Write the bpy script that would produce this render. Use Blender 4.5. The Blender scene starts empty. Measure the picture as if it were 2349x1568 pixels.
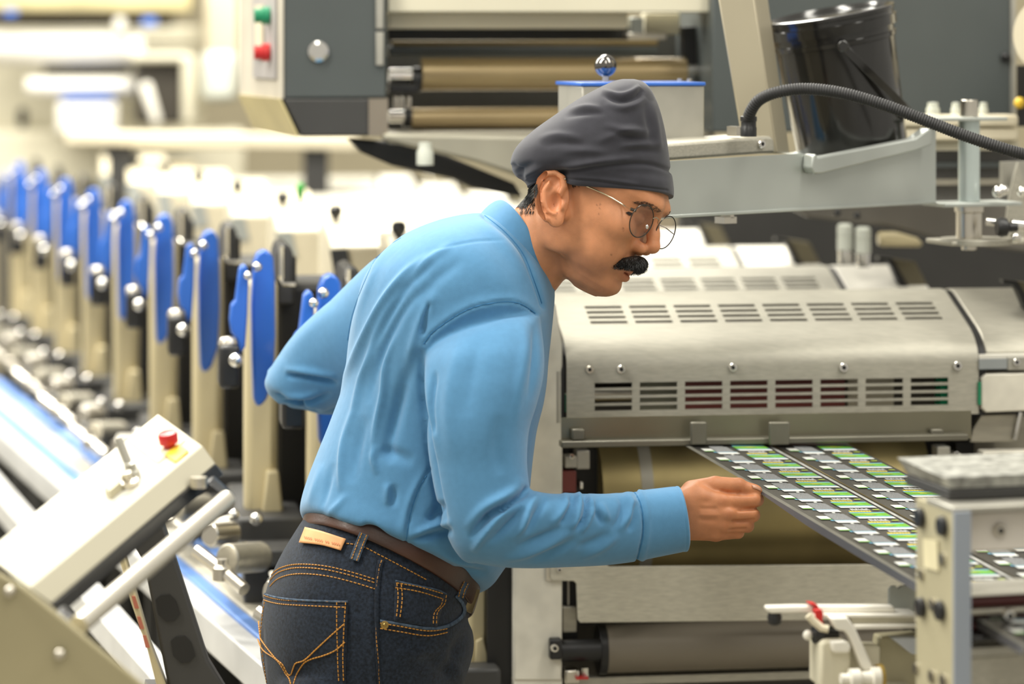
import bpy, bmesh, math, random
import numpy as np
from mathutils import Vector, Matrix
from mathutils.bvhtree import BVHTree

SC = bpy.context.scene
COL = SC.collection
# ---------------------------------------------------------------- camera
F = 7000.0; CX = 1174.5; HY = 85.0; CH = 1.67       # focal length in pixels, principal column, horizon row, lens height
cam_d = bpy.data.cameras.new('camera')
cam = bpy.data.objects.new('camera', cam_d); COL.objects.link(cam)
cam.location = (0, 0, CH); cam.rotation_euler = (math.pi/2, 0, 0)
cam_d.sensor_width = 36.0; cam_d.lens = 36.0*F/2349.0
cam_d.shift_y = -(784.0-HY)/2349.0
cam_d.clip_start = 0.1; cam_d.clip_end = 60
cam_d.dof.use_dof = True; cam_d.dof.focus_distance = 3.90; cam_d.dof.aperture_fstop = 2.75
SC.camera = cam
# ---------------------------------------------------------------- light
world = bpy.data.worlds.new('hall'); SC.world = world; world.use_nodes = True
bgn = world.node_tree.nodes['Background']
bgn.inputs[0].default_value = (1.0, 0.95, 0.84, 1); bgn.inputs[1].default_value = 0.54
def area(name, loc, target, sx, sy, power, col=(1.0, 0.965, 0.87)):
    d = bpy.data.lights.new(name, 'AREA'); d.shape = 'RECTANGLE'; d.size = sx; d.size_y = sy
    d.energy = power; d.color = col
    o = bpy.data.objects.new(name, d); COL.objects.link(o); o.location = loc
    v = Vector(target)-Vector(loc); o.rotation_euler = v.to_track_quat('-Z', 'Y').to_euler()
    return o
area('ceiling_lamp', (-1.9, 3.2, 4.0), (-0.3, 4.0, 1.0), 0.5, 3.0, 135)
area('ceiling_lamp', (-2.2, 6.2, 4.0), (-0.5, 6.0, 1.2), 0.8, 5.0, 260)
area('ceiling_lamp', (-0.4, 7.4, 4.2), (-0.5, 7.0, 1.2), 1.2, 4.0, 230)
area('ceiling_lamp', (1.6, 3.2, 4.0), (1.0, 4.0, 1.2), 0.5, 3.0, 62)
area('ceiling_lamp', (0.3, 1.2, 4.0), (0.4, 4.3, 1.1), 0.5, 2.0, 26)
SC.view_settings.view_transform = 'Standard'; SC.view_settings.look = 'None'
SC.view_settings.exposure = 0.15; SC.view_settings.gamma = 1.0
SC.view_settings.use_curve_mapping = False
cy = SC.cycles; cy.adaptive_threshold = 0.03; cy.max_bounces = 5; cy.diffuse_bounces = 3; cy.glossy_bounces = 3; cy.transmission_bounces = 2; cy.transparent_max_bounces = 6; cy.caustics_reflective = False; cy.caustics_refractive = False

# ---------------------------------------------------------------- helpers
def P(x, y, Z):
    """the point of the hall that the lens sees at picture position x, y when it stands Z metres away"""
    return Vector(((x-CX)/F*Z, Z, CH-(y-HY)/F*Z))
def pix(v):
    return (CX+v[0]/v[1]*F, HY+(CH-v[2])/v[1]*F)
class Frame:
    """a level work frame: a runs along the face, b away from the lens, c is height"""
    def __init__(s, x, Z, yaw):
        s.o = Vector(((x-CX)/F*Z, Z, 0)); t = math.radians(yaw)
        s.ea = Vector((math.cos(t), math.sin(t), 0)); s.eb = Vector((-math.sin(t), math.cos(t), 0))
    def w(s, a, b, c):
        return s.o+s.ea*a+s.eb*b+Vector((0, 0, c))
    def px(s, x, y, b=0.0):
        d = Vector(((x-CX)/F, 1.0, -(y-HY)/F)); c0 = Vector((0, 0, CH))
        t = (s.eb.dot(s.o)+b-s.eb.dot(c0))/s.eb.dot(d); q = c0+d*t
        return (s.ea.dot(q-s.o), q.z)
WF = Frame(CX, 0.0, 0.0)
def S(r, g, b):
    f = lambda u: (u/255/12.92 if u/255 <= 0.04045 else ((u/255+0.055)/1.055)**2.4)
    return (f(r), f(g), f(b), 1.0)

MATS = {}
def mat(name, col, rough=0.5, metal=0.0, var=0.12, vscale=8.0, stretch=(1, 1, 1), bump=0.0, bscale=200.0, spec=0.5, coat=0.0, emit=0.0, bstretch=(1, 1, 1), alpha=1.0, sheen=0.0, rvar=0.0, attr=False):
    if name in MATS: return MATS[name]
    m = bpy.data.materials.new(name); m.use_nodes = True; MATS[name] = m
    nt = m.node_tree; N = nt.nodes; L = nt.links; bs = N['Principled BSDF']
    bs.inputs['Roughness'].default_value = rough; bs.inputs['Metallic'].default_value = metal
    bs.inputs['Specular IOR Level'].default_value = spec
    bs.inputs['Coat Weight'].default_value = coat; bs.inputs['Coat Roughness'].default_value = 0.12
    bs.inputs['Sheen Weight'].default_value = sheen; bs.inputs['Alpha'].default_value = alpha
    tc = N.new('ShaderNodeTexCoord'); mp = N.new('ShaderNodeMapping'); mp.inputs['Scale'].default_value = stretch
    L.new(tc.outputs['Object'], mp.inputs['Vector'])
    no = N.new('ShaderNodeTexNoise'); no.inputs['Scale'].default_value = vscale; no.inputs['Detail'].default_value = 2
    L.new(mp.outputs['Vector'], no.inputs['Vector'])
    rp = N.new('ShaderNodeValToRGB'); rp.color_ramp.elements[0].position = 0.3; rp.color_ramp.elements[1].position = 0.7
    c = col
    rp.color_ramp.elements[0].color = (c[0]*(1-var), c[1]*(1-var), c[2]*(1-var), 1)
    rp.color_ramp.elements[1].color = (min(1, c[0]*(1+var)), min(1, c[1]*(1+var)), min(1, c[2]*(1+var)), 1)
    L.new(no.outputs['Fac'], rp.inputs['Fac'])
    out = rp.outputs['Color']
    if attr:
        at = N.new('ShaderNodeAttribute'); at.attribute_name = 'tint'
        mx = N.new('ShaderNodeMix'); mx.data_type = 'RGBA'; mx.blend_type = 'MULTIPLY'; mx.inputs[0].default_value = 1.0
        L.new(out, mx.inputs[6]); L.new(at.outputs['Color'], mx.inputs[7]); out = mx.outputs[2]
    L.new(out, bs.inputs['Base Color'])
    if rvar:
        mr = N.new('ShaderNodeMapRange'); mr.inputs[3].default_value = max(0.02, rough-rvar); mr.inputs[4].default_value = rough+rvar
        L.new(no.outputs['Fac'], mr.inputs[0]); L.new(mr.outputs[0], bs.inputs['Roughness'])
    if bump:
        mp2 = N.new('ShaderNodeMapping'); mp2.inputs['Scale'].default_value = bstretch; L.new(tc.outputs['Object'], mp2.inputs['Vector'])
        n2 = N.new('ShaderNodeTexNoise'); n2.inputs['Scale'].default_value = bscale; n2.inputs['Detail'].default_value = 1
        L.new(mp2.outputs['Vector'], n2.inputs['Vector'])
        bp = N.new('ShaderNodeBump'); bp.inputs['Strength'].default_value = bump; bp.inputs['Distance'].default_value = 0.002
        L.new(n2.outputs['Fac'], bp.inputs['Height']); L.new(bp.outputs['Normal'], bs.inputs['Normal'])
    if emit:
        bs.inputs['Emission Color'].default_value = col; bs.inputs['Emission Strength'].default_value = emit
    return m
STEEL = mat('brushed steel', (0.48, 0.46, 0.39, 1), 0.52, 0.5, 0.10, 30, (1, 12, 12), bump=0.06, bscale=60, bstretch=(1, 14, 14), rvar=0.06)
STEEL_D = mat('grey machined steel', (0.40, 0.375, 0.31, 1), 0.46, 0.75, 0.10, 14, (1, 8, 8), bump=0.05, bscale=60, bstretch=(1, 14, 14))
PLATE = mat('mottled cast steel plate', (0.80, 0.765, 0.66, 1), 0.6, 0.1, 0.12, 22, bump=0.05, bscale=140)
GALV = mat('galvanised sheet', (0.52, 0.55, 0.52, 1), 0.42, 0.7, 0.14, 7, bump=0.03, bscale=60, rvar=0.08)
ALU = mat('dull aluminium', (0.46, 0.445, 0.39, 1), 0.45, 0.6, 0.08, 20, bump=0.03)
CHROME = mat('bright chrome', (0.80, 0.78, 0.74, 1), 0.14, 1.0, 0.02)
NICKEL = mat('satin nickel', (0.66, 0.62, 0.54, 1), 0.28, 1.0, 0.05)
BRASS = mat('olive brass sheet', (0.33, 0.265, 0.12, 1), 0.42, 0.7, 0.10, 6, (3, 1, 1), bump=0.05, bscale=50, bstretch=(16, 1, 1))
GOLDROLL = mat('tan coated roller', (0.40, 0.30, 0.15, 1), 0.26, 0.45, 0.06, 5, (1, 6, 6), coat=0.6)
BLACK = mat('black machine paint', (0.012, 0.0115, 0.011, 1), 0.5, 0.0, 0.2, 12)
BLACKP = mat('black moulded plastic', (0.016, 0.016, 0.017, 1), 0.36, 0.0, 0.15, 30)
RUBBER = mat('black rubber', (0.02, 0.02, 0.021, 1), 0.6, 0.0, 0.2, 40)
DKGREY = mat('slate grey enamel', (0.074, 0.085, 0.084, 1), 0.45, 0.0, 0.06, 6, bump=0.04, bscale=500)
ANTH = mat('anthracite panel', (0.045, 0.044, 0.042, 1), 0.5, 0.0, 0.1, 8)
CREAM = mat('cream machine enamel', (0.74, 0.67, 0.50, 1), 0.34, 0.0, 0.03, 6)
CREAM_D = mat('beige column enamel', (0.56, 0.48, 0.29, 1), 0.36, 0.0, 0.05, 5)
WHITE = mat('white machine enamel', (0.86, 0.83, 0.74, 1), 0.32, 0.0, 0.02, 6)
IVORY = mat('ivory panel', (0.66, 0.62, 0.48, 1), 0.45, 0.0, 0.04, 5)
OLIVE = mat('olive beige sheet', (0.42, 0.37, 0.22, 1), 0.5, 0.0, 0.08, 5)
BLUE = mat('gloss blue enamel', (0.028, 0.145, 0.60, 1), 0.3, 0.0, 0.05, 4, coat=0.4)
BLUE_L = mat('pale blue enamel', (0.15, 0.29, 0.66, 1), 0.36, 0.0, 0.05, 4)
RED = mat('red button plastic', (0.55, 0.02, 0.02, 1), 0.35, 0.0, 0.05)
REDD = mat('dull red oxide', (0.17, 0.035, 0.028, 1), 0.5, 0.0, 0.12, 9)
MAROON = mat('maroon roller', (0.12, 0.03, 0.03, 1), 0.32, 0.1, 0.1, 9)
YELLOW = mat('yellow legend plate', (0.75, 0.50, 0.04, 1), 0.45, 0.0, 0.05)
GREEN = mat('green plastic', (0.01, 0.24, 0.11, 1), 0.4, 0.0, 0.1)
SCREEN_REFL = mat('screen with painted reflection', (0.40, 0.42, 0.40, 1), 0.18, 0.0, 0.06, 6)  # pale colour stands in for a reflection on the dark screens
SCREEN_D = mat('dark screen glass', (0.055, 0.055, 0.055, 1), 0.2, 0.0, 0.08, 6)
MILK = mat('milky plastic', (0.62, 0.64, 0.56, 1), 0.35, 0.0, 0.04, 6)
WARMGREY = mat('warm grey roller', (0.23, 0.20, 0.155, 1), 0.45, 0.15, 0.05, 5)

class MB:
    """collects shapes, then links them as one mesh object"""
    def __init__(s): s.v = []; s.f = []; s.m = []; s.mi = 0
    def add(s, vs, fs):
        o = len(s.v); s.v += [Vector(p) for p in vs]; s.f += [[i+o for i in f] for f in fs]; s.m += [s.mi]*len(fs); return s
    def box(s, fr, a0, a1, b0, b1, c0, c1):
        vs = [fr.w(a, b, c) for c in (c0, c1) for b in (b0, b1) for a in (a0, a1)]
        return s.add(vs, [(0, 2, 3, 1), (4, 5, 7, 6), (0, 1, 5, 4), (1, 3, 7, 5), (3, 2, 6, 7), (2, 0, 4, 6)])
    def pbox(s, fr, x0, y0, x1, y1, b0, b1):
        """box whose near face covers picture rectangle x0 y0 x1 y1 on plane b0 of the frame"""
        a0, c1 = fr.px(x0, (y0+y1)/2, b0)[0], fr.px((x0+x1)/2, y0, b0)[1]
        a1, c0 = fr.px(x1, (y0+y1)/2, b0)[0], fr.px((x0+x1)/2, y1, b0)[1]
        return s.box(fr, a0, a1, b0, b1, c0, c1)
    def hull(s, bot, top):
        n = len(bot)
        fs = [tuple(range(n-1, -1, -1)), tuple(range(n, 2*n))]
        fs += [(i, (i+1) % n, n+(i+1) % n, n+i) for i in range(n)]
        return s.add(list(bot)+list(top), fs)
    def ppoly(s, fr, pts, b0, b1):
        """plate whose outline is drawn in picture points on plane b0, thick to b1"""
        q = [fr.px(x, y, b0) for x, y in pts]
        return s.hull([fr.w(a, b0, c) for a, c in q], [fr.w(a, b1, c) for a, c in q])
    def prism(s, fr, prof, a0, a1):
        """profile of (b, c) swept along a"""
        return s.hull([fr.w(a0, b, c) for b, c in prof], [fr.w(a1, b, c) for b, c in prof])
    def cyl(s, p0, p1, r0, r1=None, n=20):
        p0 = Vector(p0); p1 = Vector(p1); r1 = r0 if r1 is None else r1
        d = (p1-p0).normalized(); u = d.orthogonal().normalized(); w = d.cross(u)
        ring = lambda p, r: [p+(u*math.cos(2*math.pi*i/n)+w*math.sin(2*math.pi*i/n))*r for i in range(n)]
        return s.hull(ring(p0, r0)[::-1], ring(p1, r1)[::-1])
    def lathe(s, p0, axis, prof, n=24):
        """profile of (distance along axis, radius) turned round the axis"""
        p0 = Vector(p0); d = Vector(axis).normalized(); u = d.orthogonal().normalized(); w = d.cross(u)
        vs = []; fs = []
        for h, r in prof:
            vs += [p0+d*h+(u*math.cos(2*math.pi*i/n)+w*math.sin(2*math.pi*i/n))*max(r, 1e-5) for i in range(n)]
        for k in range(len(prof)-1):
            fs += [(k*n+i, k*n+(i+1) % n, (k+1)*n+(i+1) % n, (k+1)*n+i) for i in range(n)]
        fs += [tuple(range(n-1, -1, -1)), tuple(range((len(prof)-1)*n, len(prof)*n))]
        return s.add(vs, fs)
    def ball(s, c, r, n=16, sq=(1, 1, 1)):
        c = Vector(c); vs = [c+Vector((0, 0, r*sq[2]))]; fs = []; m = n//2
        for j in range(1, m):
            t = math.pi*j/m
            vs += [c+Vector((r*sq[0]*math.sin(t)*math.cos(2*math.pi*i/n), r*sq[1]*math.sin(t)*math.sin(2*math.pi*i/n), r*sq[2]*math.cos(t))) for i in range(n)]
        vs.append(c-Vector((0, 0, r*sq[2]))); last = len(vs)-1
        for i in range(n): fs.append((0, 1+i, 1+(i+1) % n))
        for j in range(m-2):
            fs += [(1+j*n+i, 1+(j+1)*n+i, 1+(j+1)*n+(i+1) % n, 1+j*n+(i+1) % n) for i in range(n)]
        for i in range(n): fs.append((last, 1+(m-2)*n+(i+1) % n, 1+(m-2)*n+i))
        return s.add(vs, fs)
    def tube(s, pts, r, n=12, closed=False):
        pts = [Vector(p) for p in pts]; k = len(pts); vs = []; fs = []; up = None
        rr = r if hasattr(r, '__len__') else [r]*k
        for i, p in enumerate(pts):
            d = (pts[(i+1) % k]-pts[i-1]) if closed else (pts[min(i+1, k-1)]-pts[max(i-1, 0)])
            d.normalize()
            u = d.orthogonal().normalized() if up is None else (up-d*up.dot(d)).normalized()
            up = u; w = d.cross(u)
            vs += [p+(u*math.cos(2*math.pi*j/n)+w*math.sin(2*math.pi*j/n))*rr[i] for j in range(n)]
        for i in range(k if closed else k-1):
            i2 = (i+1) % k
            fs += [(i*n+j, i*n+(j+1) % n, i2*n+(j+1) % n, i2*n+j) for j in range(n)]
        if not closed: fs += [tuple(range(n-1, -1, -1)), tuple(range((k-1)*n, k*n))]
        return s.add(vs, fs)
    def build(s, name, m, parent=None, bevel=0.0, smooth=35, solid=0.0, seg=2, split=0):
        root = parent
        off = Vector((0, 0, 0))
        while root is not None: off += root.location; root = root.parent
        if parent is None:
            lo = [min(p[i] for p in s.v) for i in range(3)]; hi = [max(p[i] for p in s.v) for i in range(3)]
            loc = Vector(((lo[0]+hi[0])/2, (lo[1]+hi[1])/2, lo[2])); off = loc
        else: loc = Vector((0, 0, 0))
        me = bpy.data.meshes.new(name); me.from_pydata([tuple(p-off) for p in s.v], [], s.f)
        for mm in (m if isinstance(m, (list, tuple)) else [m]): me.materials.append(mm)
        if len(me.materials) > 1: me.polygons.foreach_set('material_index', s.m)
        bm = bmesh.new(); bm.from_mesh(me)
        bmesh.ops.recalc_face_normals(bm, faces=bm.faces); bm.to_mesh(me); bm.free()
        if smooth:
            me.polygons.foreach_set('use_smooth', [True]*len(me.polygons)); me.set_sharp_from_angle(angle=math.radians(smooth))
        o = bpy.data.objects.new(name, me); COL.objects.link(o); o.location = loc; o.parent = parent
        if solid:
            md = o.modifiers.new('thickness', 'SOLIDIFY'); md.thickness = solid; md.offset = -1
        if split:
            md = o.modifiers.new('crisp', 'EDGE_SPLIT'); md.split_angle = math.radians(split)
        if bevel:
            md = o.modifiers.new('edges', 'BEVEL'); md.width = bevel; md.segments = seg; md.limit_method = 'ANGLE'; md.angle_limit = math.radians(40)
        return o
def tag(o, label, cat, group=None, kind=None):
    if label: o['label'] = label
    if cat: o['category'] = cat
    if group: o['group'] = group
    if kind: o['kind'] = kind
    return o
def thing(name, label, cat, loc=(0, 0, 0), group=None):
    o = bpy.data.objects.new(name, None); COL.objects.link(o); o.location = loc; o.empty_display_size = 0.05
    return tag(o, label, cat, group)
def copy_tree(o, parent=None):
    c = o.copy(); COL.objects.link(c)
    if parent is not None: c.parent = parent
    for ch in [x for x in bpy.data.objects if x.parent == o]: copy_tree(ch, c)
    return c
def struct(o): o['kind'] = 'structure'; return o
# ================================================================= hall
m = MB(); m.box(WF, -9, 9, -2, 16, -0.05, 0.0)
struct(m.build('floor', mat('grey hall floor', (0.30, 0.28, 0.23, 1), 0.45, 0, 0.1, 3), None, smooth=0))
m = MB(); m.box(WF, -9, 9, 15.0, 15.1, 0, 6)
struct(m.build('wall_back', mat('beige hall wall', (0.62, 0.55, 0.38, 1), 0.7, 0, 0.06, 1.5), None, smooth=0))

# ================================================================= the print units
U = Frame(1775, 4.33, 8.0)
D = Vector((-0.127, 0.463, 0))                      # one unit to the next along the press
def shift(mb, v):
    for p in mb.v: p += v
    return mb
def frange(a, b, n): return [a+(b-a)*i/(n-1) for i in range(n)]
def cyl_a(mb, fr, x0, x1, y, b, r, n=24):
    a0, c0 = fr.px(x0, y, b); a1, _ = fr.px(x1, y, b)
    return mb.cyl(fr.w(a0, b, c0), fr.w(a1, b, c0), r, n=n)
def bolt(fr, x, y, b, r, parent, name='bolt', mt=None):
    a, c = fr.px(x, y, b); p = fr.w(a, b, c); mb = MB()
    mb.lathe(p, -fr.eb, [(-0.002, r), (r*0.6, r), (r*0.85, r*0.85), (r*0.86, r*0.5), (r*0.35, r*0.45), (r*0.35, 0)], 14)
    mb.mi = 1; d_ = -fr.eb; mb.cyl(p+d_*(r*0.3), p+d_*(r*0.5), r*0.46, None, 6)
    return mb.build(name, [mt or CHROME, BLACK], parent)

def cover_mesh():
    a_of = lambda x, y, b: U.px(x, y, b)[0]
    c0 = U.px(1775, 957, 0)[1]; cA = U.px(1775, 840, 0)[1]; yB = 748.0
    low = [c0]+[c for y in (941, 929.5, 924, 912.5, 906.5, 895, 889, 877.5)[:] for c in [U.px(1775, y-6, 0)[1]]]+[cA]
    prof = [(0.0, c) for c in low]; hole_low = {1, 3, 5, 7}
    # bend
    bB, cB = 0.056, U.px(1775, yB, 0.056)[1]
    bT, cT = 0.165, U.px(1775, 674, 0.165)[1]
    sl = (cT-cB)/(bT-bB)
    n = 14
    for i in range(1, n):
        t = i/n; q0 = Vector((0.0, cA)); q2 = Vector((bB, cB)); q1 = Vector((0.0, cB-sl*bB))
        q = q0*(1-t)**2+q1*2*t*(1-t)+q2*t*t; prof.append((q.x, q.y))
    k0 = len(prof); prof.append((bB, cB))
    ty = lambda y: (yB-y)/(yB-674.0)
    ys = []
    for r in range(4):
        yc = 734-r*11.4; ys += [yc+2.9, yc-2.8]
    hole_up = set()
    for i, y in enumerate(ys):
        t = ty(y); prof.append((bB+(bT-bB)*t, cB+(cT-cB)*t))
        if i % 2 == 0: hole_up.add(len(prof)-1)
    prof.append((bT, cT))
    prof += [(bT+0.015, cT+0.0030), (bT+0.035, cT+0.0025), (bT+0.07, cT-0.003)]
    aL, aR = a_of(1300, 960, 0), a_of(2245, 948, 0)
    lowcols = [(a_of(1364+103.6*i, 905, 0), a_of(1364+103.6*i+86, 905, 0)) for i in range(8)]
    bm_ = bB+(bT-bB)*ty(720)
    upcols = [(a_of(1349+102.6*i, 716, bm_), a_of(1349+102.6*i+85, 716, bm_)) for i in range(8)]
    br = sorted([aL, aR, aL+0.008, aR-0.008]+[v for c in lowcols+upcols for v in c])
    mb = MB(); nb = len(br)
    vs = [U.w(a, b, c) for b, c in prof for a in br]; fs = []
    for j in range(len(prof)-1):
        for i in range(nb-1):
            mid = (br[i]+br[i+1])/2
            if j in hole_low and any(l < mid < h for l, h in lowcols): continue
            if j in hole_up and any(l < mid < h for l, h in upcols): continue
            fs.append((j*nb+i, j*nb+i+1, (j+1)*nb+i+1, (j+1)*nb+i))
    mb.add(vs, fs)
    mb.tray = [(bB+0.012, cB-0.016), (bT, cT-0.014), (bT, cT-0.018), (bB+0.012, cB-0.020)]  # outline of the added dark sheet below the upper slots
    return mb, prof, aL, aR

def rounded_prof(prof, inset):
    return [(b+inset, c-inset*0.3) for b, c in prof]

def make_unit(full):
    base = U.w(0, 0.2, 0)
    t = thing('print_unit', 'x', 'printing press', base)
    mb, prof, aL, aR = cover_mesh()
    cov = mb.build('vented_cover', STEEL, t, solid=0.0025, split=30)
    if full:
        for x, y, r in ((1424, 846, .0064), (1680, 842, .0064), (1934, 842, .0068), (2195, 838, .0068)): bolt(U, x, y, 0, r, cov)
        bolt(U, 1352, 847, 0, 0.0058, cov, mt=NICKEL)
    # side cheeks with the cover's own outline
    pr = [(b, c) for b, c in prof]+[(prof[-1][0], prof[0][1]), (0.0, prof[0][1])]
    for a0, a1 in ((aL-0.014, aL-0.002), (aR+0.002, aR+0.012)):
        MB().prism(U, [(b+0.004, c-0.003) for b, c in pr], a0, a1).build('side_cheek', BLACK, t)
    MB().pbox(U, 1320, 752, 2230, 955, 0.12, 0.13).build('slot_shade_panel', mat('dim slot shade', (0.06, 0.052, 0.042, 1), 0.6), t)  # dark panel added so the slots look shaded inside
    MB().prism(U, mb.tray, aL+0.01, aR-0.01).build('slot_shade_sheet', mat('dark slot shade', (0.035, 0.024, 0.02, 1), 0.6), t)  # added sheet, its dark colour puts shade under the upper slots
    # dark bracket beyond the end cover (drawn where it shows on the second unit)
    E = Frame(2070, 4.95, 8.0)
    shift(MB().ppoly(E, [(2016, 588), (2046, 592), (2084, 657), (2066, 660), (2046, 612), (2036, 600), (2016, 597)], 0.0, 0.02), -D).build('bracket_edge', BLACK, t)
    shift(MB().ppoly(E, [(2046, 592), (2100, 600), (2128, 655), (2084, 658)], 0.004, 0.02), -D).build('end_bracket', mat('brown steel bracket', (0.16, 0.14, 0.09, 1), 0.5, 0.2), t, bevel=0.001)
    # right-hand end cover
    pr2 = [(b+0.01, c-0.001) for b, c in prof if c > U.px(1775, 822, 0)[1]]
    pr2 = pr2+[(pr2[-1][0], pr2[0][1])]
    MB().prism(U, pr2, aR+0.014, aR+0.15).build('end_cover', WHITE if not full else STEEL, t, bevel=0.002)
    # body that carries everything, down to the floor
    MB().box(U, aL-0.06, aR+0.16, 0.24, 0.40, 0.02, 1.20).build('machine_body', BLACK, t, bevel=0.004)
    # left-hand housing (drawn where it shows on the unit two places back)
    H = Frame(761, 5.14, 8.0); mv = -D*2
    a0, c1 = H.px(761, 565, 0); a1, _ = H.px(948, 560, 0); _, cl = H.px(761, 690, 0)
    b2 = 0.17; ct = H.px(770, 506, b2)[1]
    hp = [(0, cl-0.2), (0, c1-0.004), (0.004, c1), (b2, ct), (b2+0.02, ct+0.003), (b2+0.12, ct+0.003), (b2+0.12, cl-0.2)]
    shift(MB().prism(H, hp, a0, a0+(0.064 if full else 0.17)), mv).build('left_housing', CREAM, t, bevel=0.004)
    sc = MB(); q = [H.px(x, y, -0.004) for x, y in ((757, 572), (797, 570), (811, 636), (768, 640))]
    sc.hull([H.w(a, -0.004, c) for a, c in q], [H.w(a, 0.003, c) for a, c in q])
    scr = shift(sc, mv).build('display_window', SCREEN_D, t)
    a, c = H.px(770, 500, 0.165); p = H.w(a, 0.165, c-0.004)
    kn = MB(); kn.lathe(p, (0, 0, 1), [(0, 0.006), (0.004, 0.006), (0.007, 0.0095), (0.014, 0.0125), (0.022, 0.0115), (0.026, 0.007), (0.0265, 0)], 12)
    shift(kn, mv).build('clamp_knob', BLACKP, t, smooth=25)
    # operator side (drawn where it shows on the second unit)
    O = Frame(600, 4.61, 8.0); mv = -D
    def part(name, mt, fn, bevel=0.004, parent=t):
        x = MB(); fn(x); shift(x, mv)
        if full:                                    # the first unit's operator side sits a little further back
            for p in x.v:
                q = Vector((0, 0, CH)); n = q+(p-q)*1.08; p.x, p.y, p.z = n.x, n.y, max(0.0, n.z)
        return x.build(name, mt, parent, bevel=bevel)
    part('column', CREAM_D, lambda x: x.pbox(O, 562, 640, 638, 1190, 0.02, 0.08), 0.012)
    part('column_foot', CREAM_D, lambda x: x.ppoly(O, [(612, 1080), (640, 1080), (652, 1185), (600, 1190)], 0.0, 0.03), 0.004)
    part('dark_side_panel', BLACK, lambda x: x.pbox(O, 632, 652, 790, 1300, 0.10, 0.30), 0.01)
    part('dark_side_box', ANTH, lambda x: x.ppoly(O, [(634, 700), (634, 585), (640, 566), (652, 558), (664, 562), (672, 580), (676, 700)], 0.06, 0.20), 0.006)
    part('silver_block', ALU, lambda x: x.pbox(O, 476, 1206, 534, 1258, -0.14, -0.09), 0.006)
    part('block_top', WHITE, lambda x: x.pbox(O, 480, 1196, 530, 1207, -0.145, -0.085), 0.004)
    part('link_arm', NICKEL, lambda x: x.tube([P(450, 1262, 4.36), P(500, 1300, 4.34), P(560, 1352, 4.30)], 0.010, 10), 0)
    part('deck_stud', CHROME, lambda x: x.ball(P(536, 1180, 4.50), 0.009), 0)
    part('deck_stud', CHROME, lambda x: x.ball(P(588, 1190, 4.52), 0.010), 0)
    part('deck_motor', STEEL_D, lambda x: x.cyl(P(520, 1282, 4.36), P(600, 1276, 4.42), 0.022), 0.003)
    part('base_block', ANTH, lambda x: x.pbox(O, 545, 1186, 700, 1262, -0.06, 0.30), 0.006)
    part('base_pedestal', ANTH, lambda x: x.box(O, O.px(575, 1200, 0)[0], O.px(700, 1200, 0)[0], 0.03, 0.30, 0.0, O.px(600, 1262, 0)[1]), 0.006)
    g = part('blue_guard', BLUE, lambda x: x.ppoly(O, [(582, 604), (590, 582), (604, 573), (618, 577), (627, 592), (631, 640), (632, 770), (627, 870), (612, 915), (600, 930), (588, 932), (582, 915), (579, 830), (577, 700)], -0.055, -0.015), 0.010)
    part('blue_lever', BLUE, lambda x: x.ppoly(O, [(549, 618), (556, 607), (566, 609), (571, 628), (568, 720), (563, 795), (552, 812), (545, 800), (541, 775), (531, 765), (527, 735), (530, 700), (540, 690), (545, 650)], -0.10, -0.065), 0.007)
    part('lever_pin', CHROME, lambda x: x.ball(P(590, 612, 4.53), 0.0075), 0)
    part('lever_pin', CHROME, lambda x: x.ball(P(569, 632, 4.50), 0.0065), 0)
    part('latch_block', BLACKP, lambda x: x.pbox(O, 503, 792, 551, 892, -0.13, -0.06), 0.006)
    part('latch_cap', NICKEL, lambda x: x.cyl(P(523, 790, 4.50), P(523, 772, 4.50), 0.016, 0.012), 0.003)
    part('latch_ball', CHROME, lambda x: x.ball(P(541, 826, 4.46), 0.011), 0)
    part('bracket', BLACKP, lambda x: x.pbox(O, 652, 588, 680, 650, 0.08, 0.12), 0.003)
    part('hook_rod', CHROME, lambda x: x.tube([P(645, 565, 4.66), P(645, 640, 4.66), P(652, 652, 4.65), P(680, 652, 4.64)], 0.0035, 8), 0)
    part('deck_roller', NICKEL, lambda x: x.cyl(P(480, 1226, 4.42), P(535, 1222, 4.46), 0.017), 0.002)
    part('deck_fitting', CHROME, lambda x: x.lathe(P(563, 1288, 4.40), (0, 0, 1), [(0, 0.016), (0.012, 0.016), (0.016, 0.010), (0.024, 0.010), (0.028, 0.006), (0.029, 0)], 14), 0)
    part('deck_fitting', NICKEL, lambda x: x.lathe(P(510, 1330, 4.33), (0, 0, 1), [(0, 0.014), (0.018, 0.014), (0.022, 0.008), (0.03, 0.008), (0.031, 0)], 14), 0)
    part('deck_shelf', ANTH, lambda x: x.pbox(O, 520, 1262, 690, 1300, -0.16, 0.10), 0.003)
    part('deck_leg', ANTH, lambda x: x.box(O, O.px(560, 1280, -0.1)[0], O.px(620, 1280, -0.1)[0], -0.10, -0.02, 0.0, O.px(520, 1299, -0.2)[1]), 0.003)
    if full: scr.data.materials[0] = SCREEN_D
    return t, scr

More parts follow.
